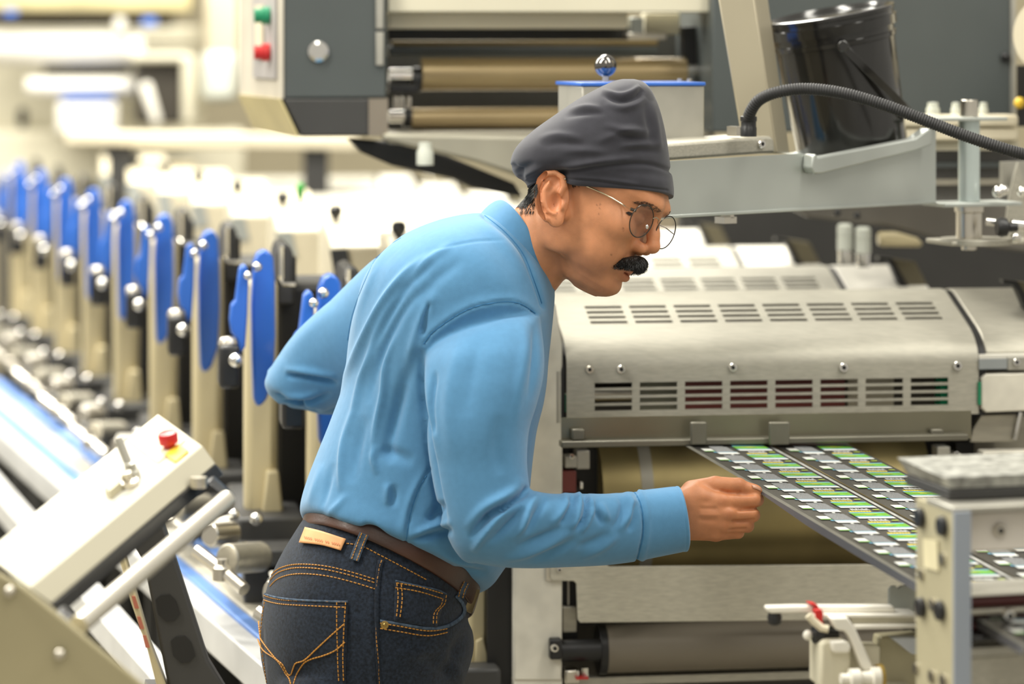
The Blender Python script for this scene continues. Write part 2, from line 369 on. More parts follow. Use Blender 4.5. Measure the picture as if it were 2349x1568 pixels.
unit, scr = make_unit(False)
ORD = ['second', 'third', 'fourth', 'fifth', 'sixth', 'seventh', 'eighth', 'ninth']
units = []
for k in range(1, 9):
    c = copy_tree(unit) if k > 1 else None
    if c: c.location = unit.location+D*k
    units.append(c)
first, scr0 = make_unit(True)
tag(first, 'nearest print unit, vented brushed-steel cover above the web the person touches', 'printing press', 'print units in a row')
unit.location = unit.location+D
units[0] = unit
for k, o in enumerate(units):
    o['label'] = 'cream print unit with blue guard, %s in the row counted from the person' % ORD[k]
    o['group'] = 'print units in a row'
pale = None
for k, o in enumerate(units):
    if k >= 2:
        for ch in [x for x in bpy.data.objects if x.parent == o and x.name.startswith('display_window')]:
            if pale is None:
                pale = ch.data.copy(); pale.materials[0] = SCREEN_REFL  # farther screens take the painted reflection
            ch.data = pale

# ---- what only the nearest unit shows
up = U.px
# inside, seen through the slots
MB().pbox(U, 1566, 840, 1938, 950, 0.035, 0.05).build('red_doctor_blade_guard', REDD, first)
MB().pbox(U, 1466, 850, 1562, 950, 0.05, 0.06).build('inner_plate', mat('grey green inner plate', (0.20, 0.20, 0.15, 1), 0.5), first)
MB().pbox(U, 1945, 850, 2050, 950, 0.05, 0.06).build('inner_plate', mat('light inner plate', (0.42, 0.39, 0.31, 1), 0.5), first)
MB().pbox(U, 2158, 862, 2250, 935, 0.02, 0.05).build('green_bearing_cap', GREEN, first)
MB().pbox(U, 1286, 905, 1303, 945, 0.006, 0.03).build('green_bearing_cap', GREEN, first)
cyl_a(MB(), U, 1340, 1560, 902, 0.09, 0.012).build('inner_shaft', NICKEL, first)
# left frame plate and neighbours
MB().ppoly(U, [(1180, 705), (1262, 684), (1275, 700), (1290, 790), (1290, 1336), (1289, 1560), (1180, 1560)], 0.004, 0.03).build('left_frame_plate', PLATE, first, bevel=0.002)
q0 = up(1180, 1500, 0.004)[0]; q1 = up(1290, 1500, 0.004)[0]; cz = up(1230, 1558, 0.004)[1]
MB().box(U, q0, q1, 0.006, 0.03, 0.0, cz).build('frame_leg', PLATE, first)
MB().ppoly(U, [(1118, 720), (1180, 700), (1180, 1565), (1118, 1565)], 0.035, 0.05).build('dark_gap_panel', BLACK, first)
MB().ppoly(U, [(2232, 990), (2300, 960), (2349, 955), (2420, 955), (2420, 1568), (2232, 1568)], 0.10, 0.12).build('right_frame_plate', STEEL_D, first, bevel=0.002)
q0 = up(2232, 1500, 0.1)[0]; q1 = up(2420, 1500, 0.1)[0]; cz = up(2230, 1566, 0.1)[1]
MB().box(U, q0, q1, 0.102, 0.12, 0.0, cz).build('frame_leg', STEEL_D, first)
MB().pbox(U, 1076, 1290, 1119, 1536, 0.055, 0.085).build('cream_side_post', CREAM_D, first, bevel=0.006)
MB().ppoly(U, [(1092, 1470), (1108, 1462), (1124, 1520), (1090, 1530)], 0.045, 0.055).build('post_foot', CREAM_D, first, bevel=0.002)
MB().pbox(U, 1060, 1532, 1150, 1600, 0.0, 0.05).build('grey_base_block', ANTH, first, bevel=0.006)
GUARDM = mat('dim guard steel', (0.17, 0.16, 0.125, 1), 0.4, 0.5, 0.1, 12)
# guard strip under the cover with its folded lip
MB().pbox(U, 1288, 950, 2228, 1014, -0.085, -0.08).build('guard_strip', mat('smoked guard strip', (0.20, 0.185, 0.13, 1), 0.25, 0.5, 0.08, 12), first)
MB().pbox(U, 1288, 1004, 2222, 1019, -0.11, -0.085).build('guard_lip', GUARDM, first, bevel=0.002)
for x0, x1 in ((1585, 1622), (1765, 1812)):
    MB().pbox(U, x0, 968, x1, 1021, -0.118, -0.11).build('guide_finger', GUARDM, first, bevel=0.002)
MB().pbox(U, 1312, 984, 1342, 1010, -0.10, -0.085).build('guide_finger', GUARDM, first, bevel=0.002)
MB().pbox(U, 2136, 984, 2165, 1006, -0.10, -0.085).build('guide_finger', GUARDM, first, bevel=0.002)
# brass drum
aD0, cD = up(1392, 1190, 0.02); aD1, _ = up(2150, 1190, 0.02); rD = 0.118; bD = 0.16
dr = MB(); dr.cyl(U.w(aD0+0.0, bD, cD), U.w(aD1, bD, cD), rD, n=64); drum = dr.build('brass_drum', BRASS, first)
for x0, x1 in ((1478, 1506),):
    z = MB(); z.cyl(U.w(up(x0, 1190, 0.03)[0], bD, cD), U.w(up(x1, 1190, 0.03)[0], bD, cD), rD+0.0006, n=64)
    z.build('clear_tape_band', mat('frosted tape', (0.36, 0.34, 0.28, 1), 0.35, 0.2, 0.1, 9), drum)
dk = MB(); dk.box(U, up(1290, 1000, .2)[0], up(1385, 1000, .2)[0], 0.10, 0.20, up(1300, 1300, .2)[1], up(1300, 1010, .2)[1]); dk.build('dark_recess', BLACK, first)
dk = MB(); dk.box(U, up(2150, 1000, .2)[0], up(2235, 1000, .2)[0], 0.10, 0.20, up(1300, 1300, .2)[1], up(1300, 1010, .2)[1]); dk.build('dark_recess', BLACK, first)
for x0, y0, x1, y1, mt in ((1296, 1046, 1324, 1073, ALU), (1323, 1033, 1353, 1076, ALU), (1289, 1080, 1322, 1130, REDD), (1330, 1104, 1338, 1122, CHROME),
                           (2150, 1024, 2180, 1066, ALU), (2181, 1040, 2206, 1063, ALU), (2174, 1068, 2218, 1135, REDD), (2236, 1044, 2241, 1082, CHROME)):
    MB().pbox(U, x0, y0, x1, y1, 0.03, 0.06).build('bearing_block', mt, first, bevel=0.0015)
for x, y in ((1311, 1046), (2193, 1040), (2238, 1072)): bolt(U, x, y, 0.028, 0.004, first)
# lower steel plate
MB().ppoly(U, [(1262, 1240), (1262, 1326), (1268, 1332), (1316, 1332), (1322, 1338), (1325, 1420), (1331, 1428), (2225, 1418), (2225, 1292), (1400, 1299), (1393, 1296), (1390, 1240)], -0.004, 0.0).build('lower_steel_plate', mat('pale brushed steel', (0.62, 0.59, 0.49, 1), 0.5, 0.45, 0.10, 30, (1, 12, 12), bump=0.06, bscale=60, bstretch=(1, 14, 14)), first, bevel=0.001)
MB().pbox(U, 1253, 1240, 1264, 1332, 0.0, 0.004).build('edge_strip', NICKEL, first)
bolt(U, 1283, 1306, -0.004, 0.004, first)
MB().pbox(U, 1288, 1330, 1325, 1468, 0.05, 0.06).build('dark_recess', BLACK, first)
MB().pbox(U, 1302, 1332, 1306, 1392, 0.045, 0.05).build('guide_rod', NICKEL, first)
MB().pbox(U, 1291, 1392, 1323, 1450, 0.03, 0.045).build('slide_block', STEEL_D, first, bevel=0.001)
MB().pbox(U, 1290, 1425, 2225, 1568, 0.09, 0.10).build('dark_lower_panel', mat('dim brown panel', (0.055, 0.048, 0.035, 1), 0.6), first)
rr = MB(); cyl_a(rr, U, 1388, 2060, 1487, 0.045, 0.034, 40); rr.build('grey_roller', WARMGREY, first)
rr = MB(); cyl_a(rr, U, 1370, 1388, 1489, 0.045, 0.0355, 40); rr.build('roller_end', BLACKP, first, bevel=0.001)
MB().pbox(U, 1262, 1465, 1290, 1513, -0.01, 0.03).build('roller_bracket', BLACKP, first, bevel=0.003)
rr = MB(); cyl_a(rr, U, 1286, 1376, 1492, 0.012, 0.0155); rr.build('bracket_arm', BLACKP, first)
bolt(U, 1272, 1485, -0.01, 0.006, first)
MB().pbox(U, 1300, 1541, 2225, 1560, 0.04, 0.06).build('lower_rail', STEEL, first, bevel=0.001)
MB().pbox(U, 1296, 1536, 1330, 1570, 0.0, 0.03).build('lower_clamp', NICKEL, first, bevel=0.003)
MB().cyl(U.w(*[up(1341, 1556, 0.01)[0], 0.01, up(1341, 1556, 0.01)[1]]), U.w(up(1341, 1530, 0.01)[0], 0.01, up(1341, 1530, 0.01)[1]), 0.006).build('clamp_stud', CHROME, first)
MB().pbox(U, 1322, 1553, 1350, 1558, -0.01, 0.03).build('red_tag', RED, first)
# right-hand end details
MB().pbox(U, 2246, 812, 2400, 838, 0.0, 0.02).build('slide_bar', WHITE, first, bevel=0.001)
MB().pbox(U, 2246, 823, 2312, 846, -0.004, 0.0).build('slide_bar_face', mat('blue grey slide', (0.42, 0.45, 0.46, 1), 0.4, 0.5), first)
MB().pbox(U, 2312, 818, 2400, 848, -0.006, 0.0).build('slide_block', ALU, first, bevel=0.001)
bolt(U, 2331, 830, -0.006, 0.0055, first)
MB().ppoly(U, [(2252, 868), (2262, 858), (2400, 854), (2400, 940), (2262, 946), (2252, 936)], -0.006, 0.03).build('right_box', PLATE, first, bevel=0.002)
MB().pbox(U, 2244, 876, 2253, 928, -0.004, 0.02).build('green_strip', GREEN, first)
MB().ppoly(U, [(2250, 952), (2332, 950), (2326, 1012), (2226, 1014), (2232, 985)], 0.02, 0.03).build('sloping_plate', STEEL_D, first, bevel=0.001)
MB().tube([U.w(up(2342, 945, .015)[0], .015, up(2342, 945, .015)[1]), U.w(up(2328, 1008, .015)[0], .015, up(2328, 1008, .015)[1])], 0.004, 8).build('weld_rod', CHROME, first)
MB().pbox(U, 2255, 1034, 2400, 1120, 0.0, 0.03).build('lower_right_box', PLATE, first, bevel=0.002)
# ================================================================= the printed web
WZ = 4.30*0.977
WA = P(1575, 1022, WZ); WB = P(2095, 1330, WZ*2315/2835)
WEL = (WB-WA).normalized(); WR = P(1952, 1021, WZ+0.05)-WA; WWID = WR.length; WEW = WR.normalized()
WN = WEW.cross(-WEL).normalized()
if WN.z < 0: WN = -WN
def W(s, t, h=0.0): return WA+WEW*s+WEL*t+WN*h
WLEN = 1.10
FILM = mat('dark printed film', (0.040, 0.038, 0.035, 1), 0.28, 0.0, 0.12, 10, coat=0.3)
FILM_E = mat('clear film edge', (0.14, 0.135, 0.115, 1), 0.3, 0.1, 0.15, 30)
P_WHITE = mat('white print', (0.60, 0.61, 0.58, 1), 0.4, 0, 0.03)
P_GREY = mat('grey small print', (0.17, 0.175, 0.18, 1), 0.45, 0, 0.6, 900)
P_GREEN = mat('green print', (0.13, 0.36, 0.03, 1), 0.4, 0, 0.35, 40)
P_LIME = mat('lime print', (0.34, 0.44, 0.05, 1), 0.4, 0, 0.2, 40)
P_CYAN = mat('cyan print', (0.13, 0.36, 0.52, 1), 0.4, 0, 0.1, 30)
P_YEL = mat('yellow print', (0.78, 0.62, 0.05, 1), 0.4, 0, 0.1, 30)
web = thing('printed_web', 'dark printed label web running from under the vented cover towards the lens', 'label web', tuple(W(WWID/2, 0.5)))
lane = (WWID-0.014)/2
m = MB()
for i in range(len(frange(-0.06, WLEN, 30))-1):
    t0, t1 = frange(-0.06, WLEN, 30)[i:i+2]
    for s0, s1 in ((0.0042, lane), (lane+0.014, WWID)):
        m.add([W(s0, t0), W(s1, t0), W(s1, t1), W(s0, t1)], [(0, 1, 2, 3)])
film = m.build('film', FILM, web)
m = MB(); m.add([W(-0.002, -0.06), W(0.0044, -0.06, 0.0003), W(0.0044, WLEN, 0.0003), W(-0.002, WLEN)], [(0, 1, 2, 3)])
m.build('clear_selvage', FILM_E, web)
m = MB()
ts = frange(0.24, WLEN, 16)
vs = []
for i, t in enumerate(ts):
    k = min(1, (t-0.24)/0.25); vs += [W(-0.002, t), W(-0.003-0.002*k, t, -0.001-0.007*k)]
m.add(vs, [(2*i, 2*i+1, 2*i+3, 2*i+2) for i in range(len(ts)-1)])
m.build('curled_edge', mat('grey film underside', (0.055, 0.055, 0.06, 1), 0.45, 0.0, 0.1, 10), web)
m = MB(); m.add([W(lane+0.0045, -0.06, -0.0005), W(lane+0.0095, -0.06, -0.0005), W(lane+0.0095, WLEN, -0.0005), W(lane+0.0045, WLEN, -0.0005)], [(0, 1, 2, 3)])
m.add([W(lane, -0.06, -0.0012), W(lane+0.014, -0.06, -0.0012), W(lane+0.014, WLEN, -0.0012), W(lane, WLEN, -0.0012)], [(0, 1, 2, 3)]); m.m[-1] = 1
m.build('liner_gap', [mat('pale liner', (0.42, 0.42, 0.40, 1), 0.3, 0.1, 0.3, 60), FILM], web)
PITCH = 0.0626
def label_mesh():
    mb = MB(); Lw = lane-0.004
    def q(u0, v0, u1, v1, mi, sk=0.0, h=0.0009):
        mb.mi = mi
        mb.add([WEW*(u0*Lw)+WEL*(v0*PITCH)+WN*h, WEW*((u1)*Lw)+WEL*(v0*PITCH)+WN*h, WEW*(u1*Lw)+WEL*(v1*PITCH)+WN*h, WEW*(u0*Lw)+WEL*(v1*PITCH)+WN*h], [(0, 1, 2, 3)])
    q(.035, .30, .165, .56, 0); q(.035, .56, .165, .62, 5, h=.0009)
    q(.185, .04, .375, .10, 1); q(.175, .12, .41, .70, 1); q(.16, .70, .43, .74, 3); q(.165, .74, .43, .93, 0); q(.30, .96, .335, 1.03, 0)
    q(.13, .66, .16, .74, 3)
    q(.50, -.02, .93, .05, 3); q(.50, .05, .935, .33, 2); q(.58, .15, .80, .21, 4, h=.0013); q(.66, .09, .75, .26, 4, h=.0011)
    q(.50, .34, .94, .40, 3); q(.505, .41, .945, .55, 0)
    x = .585
    for i, w in enumerate((.035, .03, .04, .035, .015, .035, .04)):       # bold white lettering, too small to read
        if i % 2 == 0:
            q(x, .63, x+.012, .80, 0); q(x, .63, x+w-.008, .68, 0); q(x+w-.016, .63, x+w-.008, .80, 0)
        else:
            q(x, .63, x+.012, .80, 0); q(x, .75, x+w-.006, .80, 0); q(x, .69, x+w-.008, .73, 0)
        x += w
    q(.85, .70, .93, .77, 4)
    q(.53, .84, .555, .95, 6)
    for i in range(7): q(.56+.034*i, .86, .56+.034*i+.028, .94, 6)
    return mb
lm = label_mesh(); proto = None
for ln in range(2):
    s0 = 0.008 if ln == 0 else lane+0.018
    for r in range(17):
        t = 0.006+r*PITCH
        if proto is None:
            proto = lm.build('label', [P_WHITE, P_GREY, P_GREEN, P_CYAN, P_LIME, P_GREEN, P_YEL], web, smooth=0)
            for v in proto.data.vertices: v.co += web.location    # mesh stays about its own corner
            o = proto
        else:
            o = proto.copy(); COL.objects.link(o); o.parent = web
        o.location = W(s0, t)-web.location
# ================================================================= swing shelf above the nearest unit
T = Frame(1545, 4.06, 38.0)
def fpart(fr, name, mt, parent, x0, y0, x1, y1, b0, b1, bevel=0.002):
    return MB().pbox(fr, x0, y0, x1, y1, b0, b1).build(name, mt, parent, bevel=bevel)
shelf = thing('swing_shelf', 'galvanised steel swing shelf carrying the black bucket and a box', 'shelf', tuple(P(1840, 400, 4.2)))
MB().ppoly(T, [(1440, 375), (1836, 352), (1846, 357), (1852, 372), (1854, 388), (1866, 400), (2112, 334), (2138, 296), (2147, 296), (2147, 466), (1440, 505)], 0.0, 0.004).build('front_plate', GALV, shelf)
MB().ppoly(T, [(1440, 498), (2147, 460), (2147, 467), (1440, 506)], -0.004, 0.10).build('bottom_lip', GALV, shelf, bevel=0.001)
MB().ppoly(T, [(1866, 356), (1872, 352), (1876, 362), (2100, 318), (2134, 294), (2140, 300), (2138, 332), (2098, 346), (1885, 398), (1868, 398), (1862, 385)], -0.02, 0.0).build('tilted_ledge', GALV, shelf, bevel=0.002)
MB().ppoly(T, [(1866, 386), (2130, 322), (2132, 334), (1870, 400)], 0.0, 0.15).build('ledge_base', GALV, shelf, bevel=0.001)
MB().ppoly(T, [(1440, 336), (1768, 312), (1776, 318), (1779, 350), (1440, 374)], 0.015, 0.11).build('steel_channel', STEEL, shelf, bevel=0.004)
bolt(T, 1744, 330, 0.015, 0.006, shelf)
MB().ppoly(T, [(1662, 498), (1690, 497), (1690, 512), (1662, 513)], 0.03, 0.05).build('stud', NICKEL, shelf)
MB().ppoly(T, [(1676, 484), (1684, 484), (1684, 500), (1676, 500)], 0.03, 0.05).build('stud', NICKEL, shelf)
# square post
zf, zb = 4.20, 4.29
MB().hull([P(1706, 352, zf), P(1784, 352, zf), P(1812, 352, zb), P(1738, 352, zb)], [P(1637, -60, zf), P(1723, -60, zf), P(1754, -60, zb), P(1668, -60, zb)]).build('square_post', mat('pale steel tube', (0.50, 0.45, 0.33, 1), 0.42, 0.5, 0.05, 5), shelf, bevel=0.003)
# hinge
HZ = 4.40
hub = lambda name, mt, y0, y1, r0, r1=None, x=2223: MB().cyl(P(x, y1, HZ), P(x, y0, HZ), r0, r1, 28).build(name, mt, shelf, bevel=0.001)
hub('hinge_pin', NICKEL, 229, 268, 0.0130, 0.0120)
hub('hinge_tube', mat('zinc tube', (0.60, 0.68, 0.66, 1), 0.3, 0.6, 0.05), 276, 462, 0.0155)
hub('hinge_boss', NICKEL, 470, 486, 0.021)
hub('hinge_bearing', NICKEL, 486, 556, 0.0185)
hub('hinge_disc', STEEL, 546, 560, 0.052, None, 2238)
hub('hinge_nut', NICKEL, 560, 573, 0.011)
HB = Frame(2223, HZ, 20)
def plate_y(name, y, h, x0, x1, d): return MB().box(HB, HB.px(x0, y, 0)[0], HB.px(x1, y, 0)[0], -d, d, HB.px(2223, y+h, 0)[1], HB.px(2223, y, 0)[1]).build(name, GALV, shelf, bevel=0.001)
plate_y('hinge_plate', 268, 8, 2118, 2288, 0.03); plate_y('hinge_plate', 462, 9, 2140, 2318, 0.035)
MB().box(HB, HB.px(2160, 555, 0)[0], HB.px(2460, 555, 0)[0], -0.03, 0.05, HB.px(2223, 560, 0)[1], HB.px(2223, 549, 0)[1]).build('carrier_plate', STEEL, shelf, bevel=0.002)
MB().box(HB, HB.px(2420, 555, 0)[0], HB.px(2460, 555, 0)[0], 0.0, 0.05, 0.0, HB.px(2223, 555, 0)[1]).build('carrier_post', STEEL_D, shelf, bevel=0.002)
MB().ppoly(HB, [(2336, 372), (2349, 430), (2360, 548), (2304, 548), (2318, 440)], 0.03, 0.036).build('gusset', STEEL, shelf)
MB().pbox(HB, 2300, 370, 2420, 440, 0.05, 0.06).build('gusset_back', ALU, shelf)
MB().cyl(P(2262, 508, 4.36), P(2300, 512, 4.36), 0.006).build('lock_rod', CHROME, shelf)
MB().lathe(P(2286, 521, 4.33), Vector((1, 0.1, 0)), [(0, 0.012), (0.006, 0.014), (0.014, 0.013), (0.018, 0.007), (0.03, 0.006), (0.03, 0)], 18).build('lock_knob', BLACKP, shelf)
MB().cyl(P(2320, 516, 4.34), P(2400, 522, 4.34), 0.009).build('lock_rod', CHROME, shelf)
for x, y, r in ((2290, 440, .009), (2302, 436, .008), (2346, 440, .008), (2330, 545, .008)): MB().ball(P(x, y, 4.37), r, 12).build('hex_bolt', CHROME, shelf)

# aluminium box with a blue lid
BX = Frame(1475, 4.20, 14.0)
box = thing('aluminium_box', 'grey aluminium box with a blue lid behind the head wrap', 'box', tuple(P(1475, 318, 4.25)))
MB().pbox(BX, 1336, 197, 1616, 322, 0.0, 0.13).build('box_body', ALU, box, bevel=0.002)
MB().pbox(BX, 1333, 189, 1619, 197, -0.002, 0.135).build('blue_lid', BLUE, box, bevel=0.001)
a, c = BX.px(1389, 190, 0.05); bp = BX.w(a, 0.05, c+0.002)
MB().cyl(bp, bp+Vector((0, 0, 0.012)), 0.0045).build('knob_stem', NICKEL, box)
MB().ball(bp+Vector((0, 0, 0.022)), 0.0155, 32).build('ball_knob', mat('dark chrome ball', (0.20, 0.19, 0.18, 1), 0.06, 1.0, 0.02), box)
for x in (1560, 1582):
    a, c = BX.px(x, 190, 0.1); q = BX.w(a, 0.1, c+0.001); MB().cyl(q, q+Vector((0, 0, 0.005)), 0.004, n=10).build('lid_screw', NICKEL, box)

# black bucket
BK0 = P(1958, 356, 4.40); BK1 = P(1905, 34, 4.385); ax = (BK1-BK0); hl = ax.length; ax.normalize()
bucket = thing('bucket', 'glossy black plastic bucket tilted on the galvanised shelf', 'bucket', tuple(BK0))
BUCK = mat('glossy black bucket plastic', (0.010, 0.0095, 0.0085, 1), 0.16, 0, 0.3, 12, (6, 6, 0.6), coat=0.5)
h = hl
MB().lathe(BK0, ax, [(0, 0.072), (0.004, 0.080), (0.03, 0.0805), (h*0.80, 0.0865), (h*0.805, 0.089), (h*0.835, 0.0895), (h*0.84, 0.0875), (h*0.93, 0.0885)], 64).build('bucket_body', BUCK, bucket)
MB().lathe(BK0, ax, [(h*0.885, 0.0885), (h*0.885, 0.0925), (h*0.95, 0.0935), (h*0.955, 0.0905), (h*0.985, 0.0905), (h*0.99, 0.0925), (h*1.015, 0.0925), (h*1.02, 0.088), (h*1.0, 0.084), (h*0.985, 0.082), (h*0.985, 0.0)], 64).build('bucket_lid', BUCK, bucket)
def onb(hh, r, ang):
    u = Vector((1, 0, 0)); u = (u-ax*u.dot(ax)).normalized(); w = ax.cross(u)
    return BK0+ax*hh+(u*math.cos(ang)+w*math.sin(ang))*r
near = max(range(360), key=lambda d: -onb(h*.8, .09, math.radians(d)).y)
pv = onb(h*0.81, 0.090, math.radians(near))
pts = []
for i in range(31):
    t = i/30; an = math.pi*t
    pc = BK0+ax*(h*0.81)
    side = (pv-pc)
    q = pc+side*math.cos(an)*(1+0.06*math.sin(an))+(P(2078, 246, 4.46)-P(1918, 92, 4.46))*math.sin(an)*1.08
    pts.append(q)
m = MB(); vs = []
for i, p in enumerate(pts):
    d = (pts[min(i+1, 30)]-pts[max(i-1, 0)]).normalized(); o = (p-(BK0+ax*h*0.81)); n_ = d.cross(o).normalized() if o.length > 0 else Vector((0, 0, 1))
    wv = n_*0.0058; tv = o.normalized()*0.0018
    vs += [p-wv-tv, p+wv-tv, p+wv+tv, p-wv+tv]
fs = [(4*i+j, 4*i+(j+1) % 4, 4*i+4+(j+1) % 4, 4*i+4+j) for i in range(30) for j in range(4)]
m.add(vs, fs+[(3, 2, 1, 0), (120, 121, 122, 123)]); m.build('bail_handle', BUCK, bucket, bevel=0.0008)
MB().cyl(pv, pv-Vector((0, 0.012, 0)), 0.0085).build('handle_pivot', BUCK, bucket, bevel=0.002)

# ribbed hose
hp_ = [(1717, 312, 4.13), (1716, 285, 4.13), (1721, 258, 4.12), (1742, 229, 4.11), (1785, 211, 4.10), (1850, 204, 4.10), (1930, 213, 4.09), (2020, 238, 4.08), (2110, 271, 4.07), (2200, 306, 4.06), (2300, 340, 4.05), (2360, 356, 4.05), (2470, 380, 4.05)]
cp = [P(*q) for q in hp_]
def spline(pts, n):
    out = []; k = len(pts)
    for i in range(k-1):
        p0, p1, p2, p3 = pts[max(i-1, 0)], pts[i], pts[i+1], pts[min(i+2, k-1)]
        for j in range(n):
            t = j/n; out.append(0.5*((2*p1)+(p2-p0)*t+(2*p0-5*p1+4*p2-p3)*t*t+(3*p1-p0-3*p2+p3)*t**3))
    return out+[pts[-1]]
sp = spline(cp, 60)
# even spacing, two rings to a rib
acc = [0.0]
for i in range(1, len(sp)): acc.append(acc[-1]+(sp[i]-sp[i-1]).length)
step = 0.0009; tot = acc[-1]; ev = []; j = 0
for i in range(int(tot/step)):
    s_ = i*step
    while acc[j+1] < s_: j += 1
    ev.append(sp[j].lerp(sp[j+1], (s_-acc[j])/(acc[j+1]-acc[j])))
hose = thing('ribbed_hose', 'black ribbed cable hose arching in front of the bucket', 'hose', tuple(cp[0]))
MB().tube(ev, [0.0083 if (i//2) % 2 else 0.0075 for i in range(len(ev))], 14).build('ribbed_tube', RUBBER, hose, smooth=60)
MB().lathe(P(1717, 313, 4.13), (0, 0, 1), [(0, 0.0112), (0.012, 0.0112), (0.013, 0.0105), (0.020, 0.0105), (0.021, 0.0115), (0.027, 0.0115), (0.028, 0.009), (0.03, 0.0)], 18).build('hose_gland', BLACKP, hose)
MB().pbox(T, 1690, 290, 1703, 312, 0.02, 0.04).build('gland_nut', NICKEL, hose)

# ================================================================= dark beam and fittings behind the shelf
BG = Frame(2000, 4.95, 8.0)
beam = thing('dark_cross_beam', 'dark grey beam running behind the shelf hinge', 'beam', tuple(BG.w(0, 0.2, 0)))
BG2 = Frame(2000, 6.3, 8.0)
MB().ppoly(BG2, [(1560, 480), (1900, 470), (2349, 480), (2500, 500), (2500, 700), (1560, 700)], 0.0, 0.05).build('back_panel', mat('near black panel', (0.030, 0.029, 0.027, 1), 0.5), beam)
MB().ppoly(BG, [(1820, 480), (2150, 420), (2460, 470), (2460, 590), (2200, 560), (2040, 520), (1860, 500)], 0.0, 0.05).build('beam_web', mat('warm grey casting', (0.20, 0.185, 0.16, 1), 0.5, 0.2), beam, bevel=0.004)
MB().ppoly(BG, [(2020, 532), (2060, 532), (2105, 545), (2122, 560), (2110, 567), (2020, 566)], -0.03, 0.0).build('beige_pulley', CREAM_D, beam, bevel=0.006)
for x in (1921, 1966): MB().ball(P(x, 488 if x < 1940 else 494, 4.86), 0.006, 12).build('black_stud', BLACKP, beam)
MB().box(BG2, 0.1, 0.2, 0.01, 0.05, 0.0, 1.2).build('beam_leg', BLACK, beam)
for x, y in ((1938, 512), (1980, 520)):
    v = thing('valve_bottle', 'milky valve stub under the shelf, %s of the pair' % ('left' if x < 1950 else 'right'), 'valve', tuple(P(x, y+88, 4.9)), 'pair of milky valves')
    MB().lathe(P(x, y+60, 4.9), (0, 0, 1), [(0, .0125), (.02, .0125), (.0205, .0115), (.022, .0115), (.0225, .0125), (.038, .0125), (.042, .009), (.0425, 0)], 20).build('cap', MILK, v)
    MB().lathe(P(x, y+92, 4.9), (0, 0, 1), [(0, .011), (.022, .011), (.0225, 0)], 16).build('collar', CHROME, v)
# ================================================================= right foreground: delivery frame
R = Frame(2185, 3.20, 15.3)                # a runs to the right along the bar, b away along the press
fr_ = thing('delivery_frame', 'steel end frame with black screws in front of the web, right foreground', 'machine frame', tuple(R.w(0.02, 0.1, 0)))
cT = R.px(2186, 1172, 0)[1]
aW = R.px(2226, 1300, 0)[0]
FRONTM = mat('blue grey plate edge', (0.34, 0.38, 0.44, 1), 0.4, 0.3, 0.05)
SIDEM = mat('khaki side plate', (0.46, 0.42, 0.28, 1), 0.45, 0.2, 0.05, 6)
m = MB(); m.box(R, 0.0005, aW, 0.0, 0.10, 0.0, cT); m.build('side_plate', SIDEM, fr_, bevel=0.0015)
m = MB(); m.box(R, 0.0, aW, -0.003, 0.0, 0.0, cT); m.build('plate_edge', FRONTM, fr_, bevel=0.001)
def side_pt(x, y):          # a point on the plate's left face
    d = Vector(((x-CX)/F, 1, -(y-HY)/F)); c0 = Vector((0, 0, CH)); t = (R.o-c0).dot(R.ea)/d.dot(R.ea)
    return c0+d*t
for x, y in ((2114, 1187), (2165, 1206), (2116, 1392), (2160, 1400)):
    p = side_pt(x, y); MB().cyl(p, p-R.ea*0.006, 0.011, 0.010, 16).build('black_screw', BLACKP, fr_, bevel=0.001)
for x, y, r in ((2163, 1282, .007), (2114, 1317, .006), (2139, 1386, .007), (2102, 1532, .006), (2138, 1550, .007), (2165, 1562, .008)):
    p = side_pt(x, y); MB().cyl(p, p-R.ea*0.002, r, None, 14).build('plated_screw', NICKEL, fr_)
q = [side_pt(*k) for k in ((2120, 1235), (2152, 1240), (2155, 1310), (2122, 1300))]
MB().hull(q, [p-R.ea*0.0015 for p in q]).build('rating_plate', mat('cream rating plate', (0.70, 0.64, 0.42, 1), 0.5), fr_)
# cross bar and what lies below it
MB().pbox(R, 2222, 1168, 2480, 1262, 0.02, 0.06).build('cross_bar', mat('warm white bar', (0.78, 0.73, 0.66, 1), 0.4, 0.0, 0.02), fr_, bevel=0.003)
MB().box(R, 0.0, 0.24, -0.002, 0.07, cT-0.002, cT+0.004).build('top_plate', ALU, fr_, bevel=0.001)
bolt(R, 2291, 1215, 0.02, 0.007, fr_, 'cross_bar_screw', NICKEL)
def rod(name, mt, y, b, r, x0=2205, x1=2480, parent=fr_):
    mb = MB(); cyl_a(mb, R, x0, x1, y, b, r, 28); return mb.build(name, mt, parent)
MB().pbox(R, 2222, 1350, 2480, 1362, 0.03, 0.09).build('web_plate', WHITE, fr_, bevel=0.001)
rod('maroon_roller', MAROON, 1378, 0.05, 0.0085)
MB().pbox(R, 2222, 1388, 2480, 1440, 0.08, 0.09).build('dark_slot', BLACK, fr_)
MB().pbox(R, 2222, 1393, 2480, 1404, 0.03, 0.05).build('grey_bar', STEEL_D, fr_, bevel=0.001)
rod('maroon_roller', MAROON, 1418, 0.06, 0.007)
bolt(R, 2312, 1410, 0.03, 0.007, fr_, 'bar_screw', CHROME)
rod('maroon_roller', MAROON, 1436, 0.05, 0.005)
MB().pbox(R, 2222, 1440, 2480, 1478, 0.05, 0.20).build('lower_tray', STEEL_D, fr_, bevel=0.001)
MB().pbox(R, 2232, 1458, 2292, 1472, 0.02, 0.05).build('black_clip', BLACKP, fr_, bevel=0.002)
MB().pbox(R, 2222, 1478, 2480, 1500, 0.03, 0.06).build('bright_bar', ALU, fr_, bevel=0.001)
MB().pbox(R, 2222, 1500, 2480, 1568, 0.035, 0.06).build('lower_bar', STEEL, fr_, bevel=0.001)
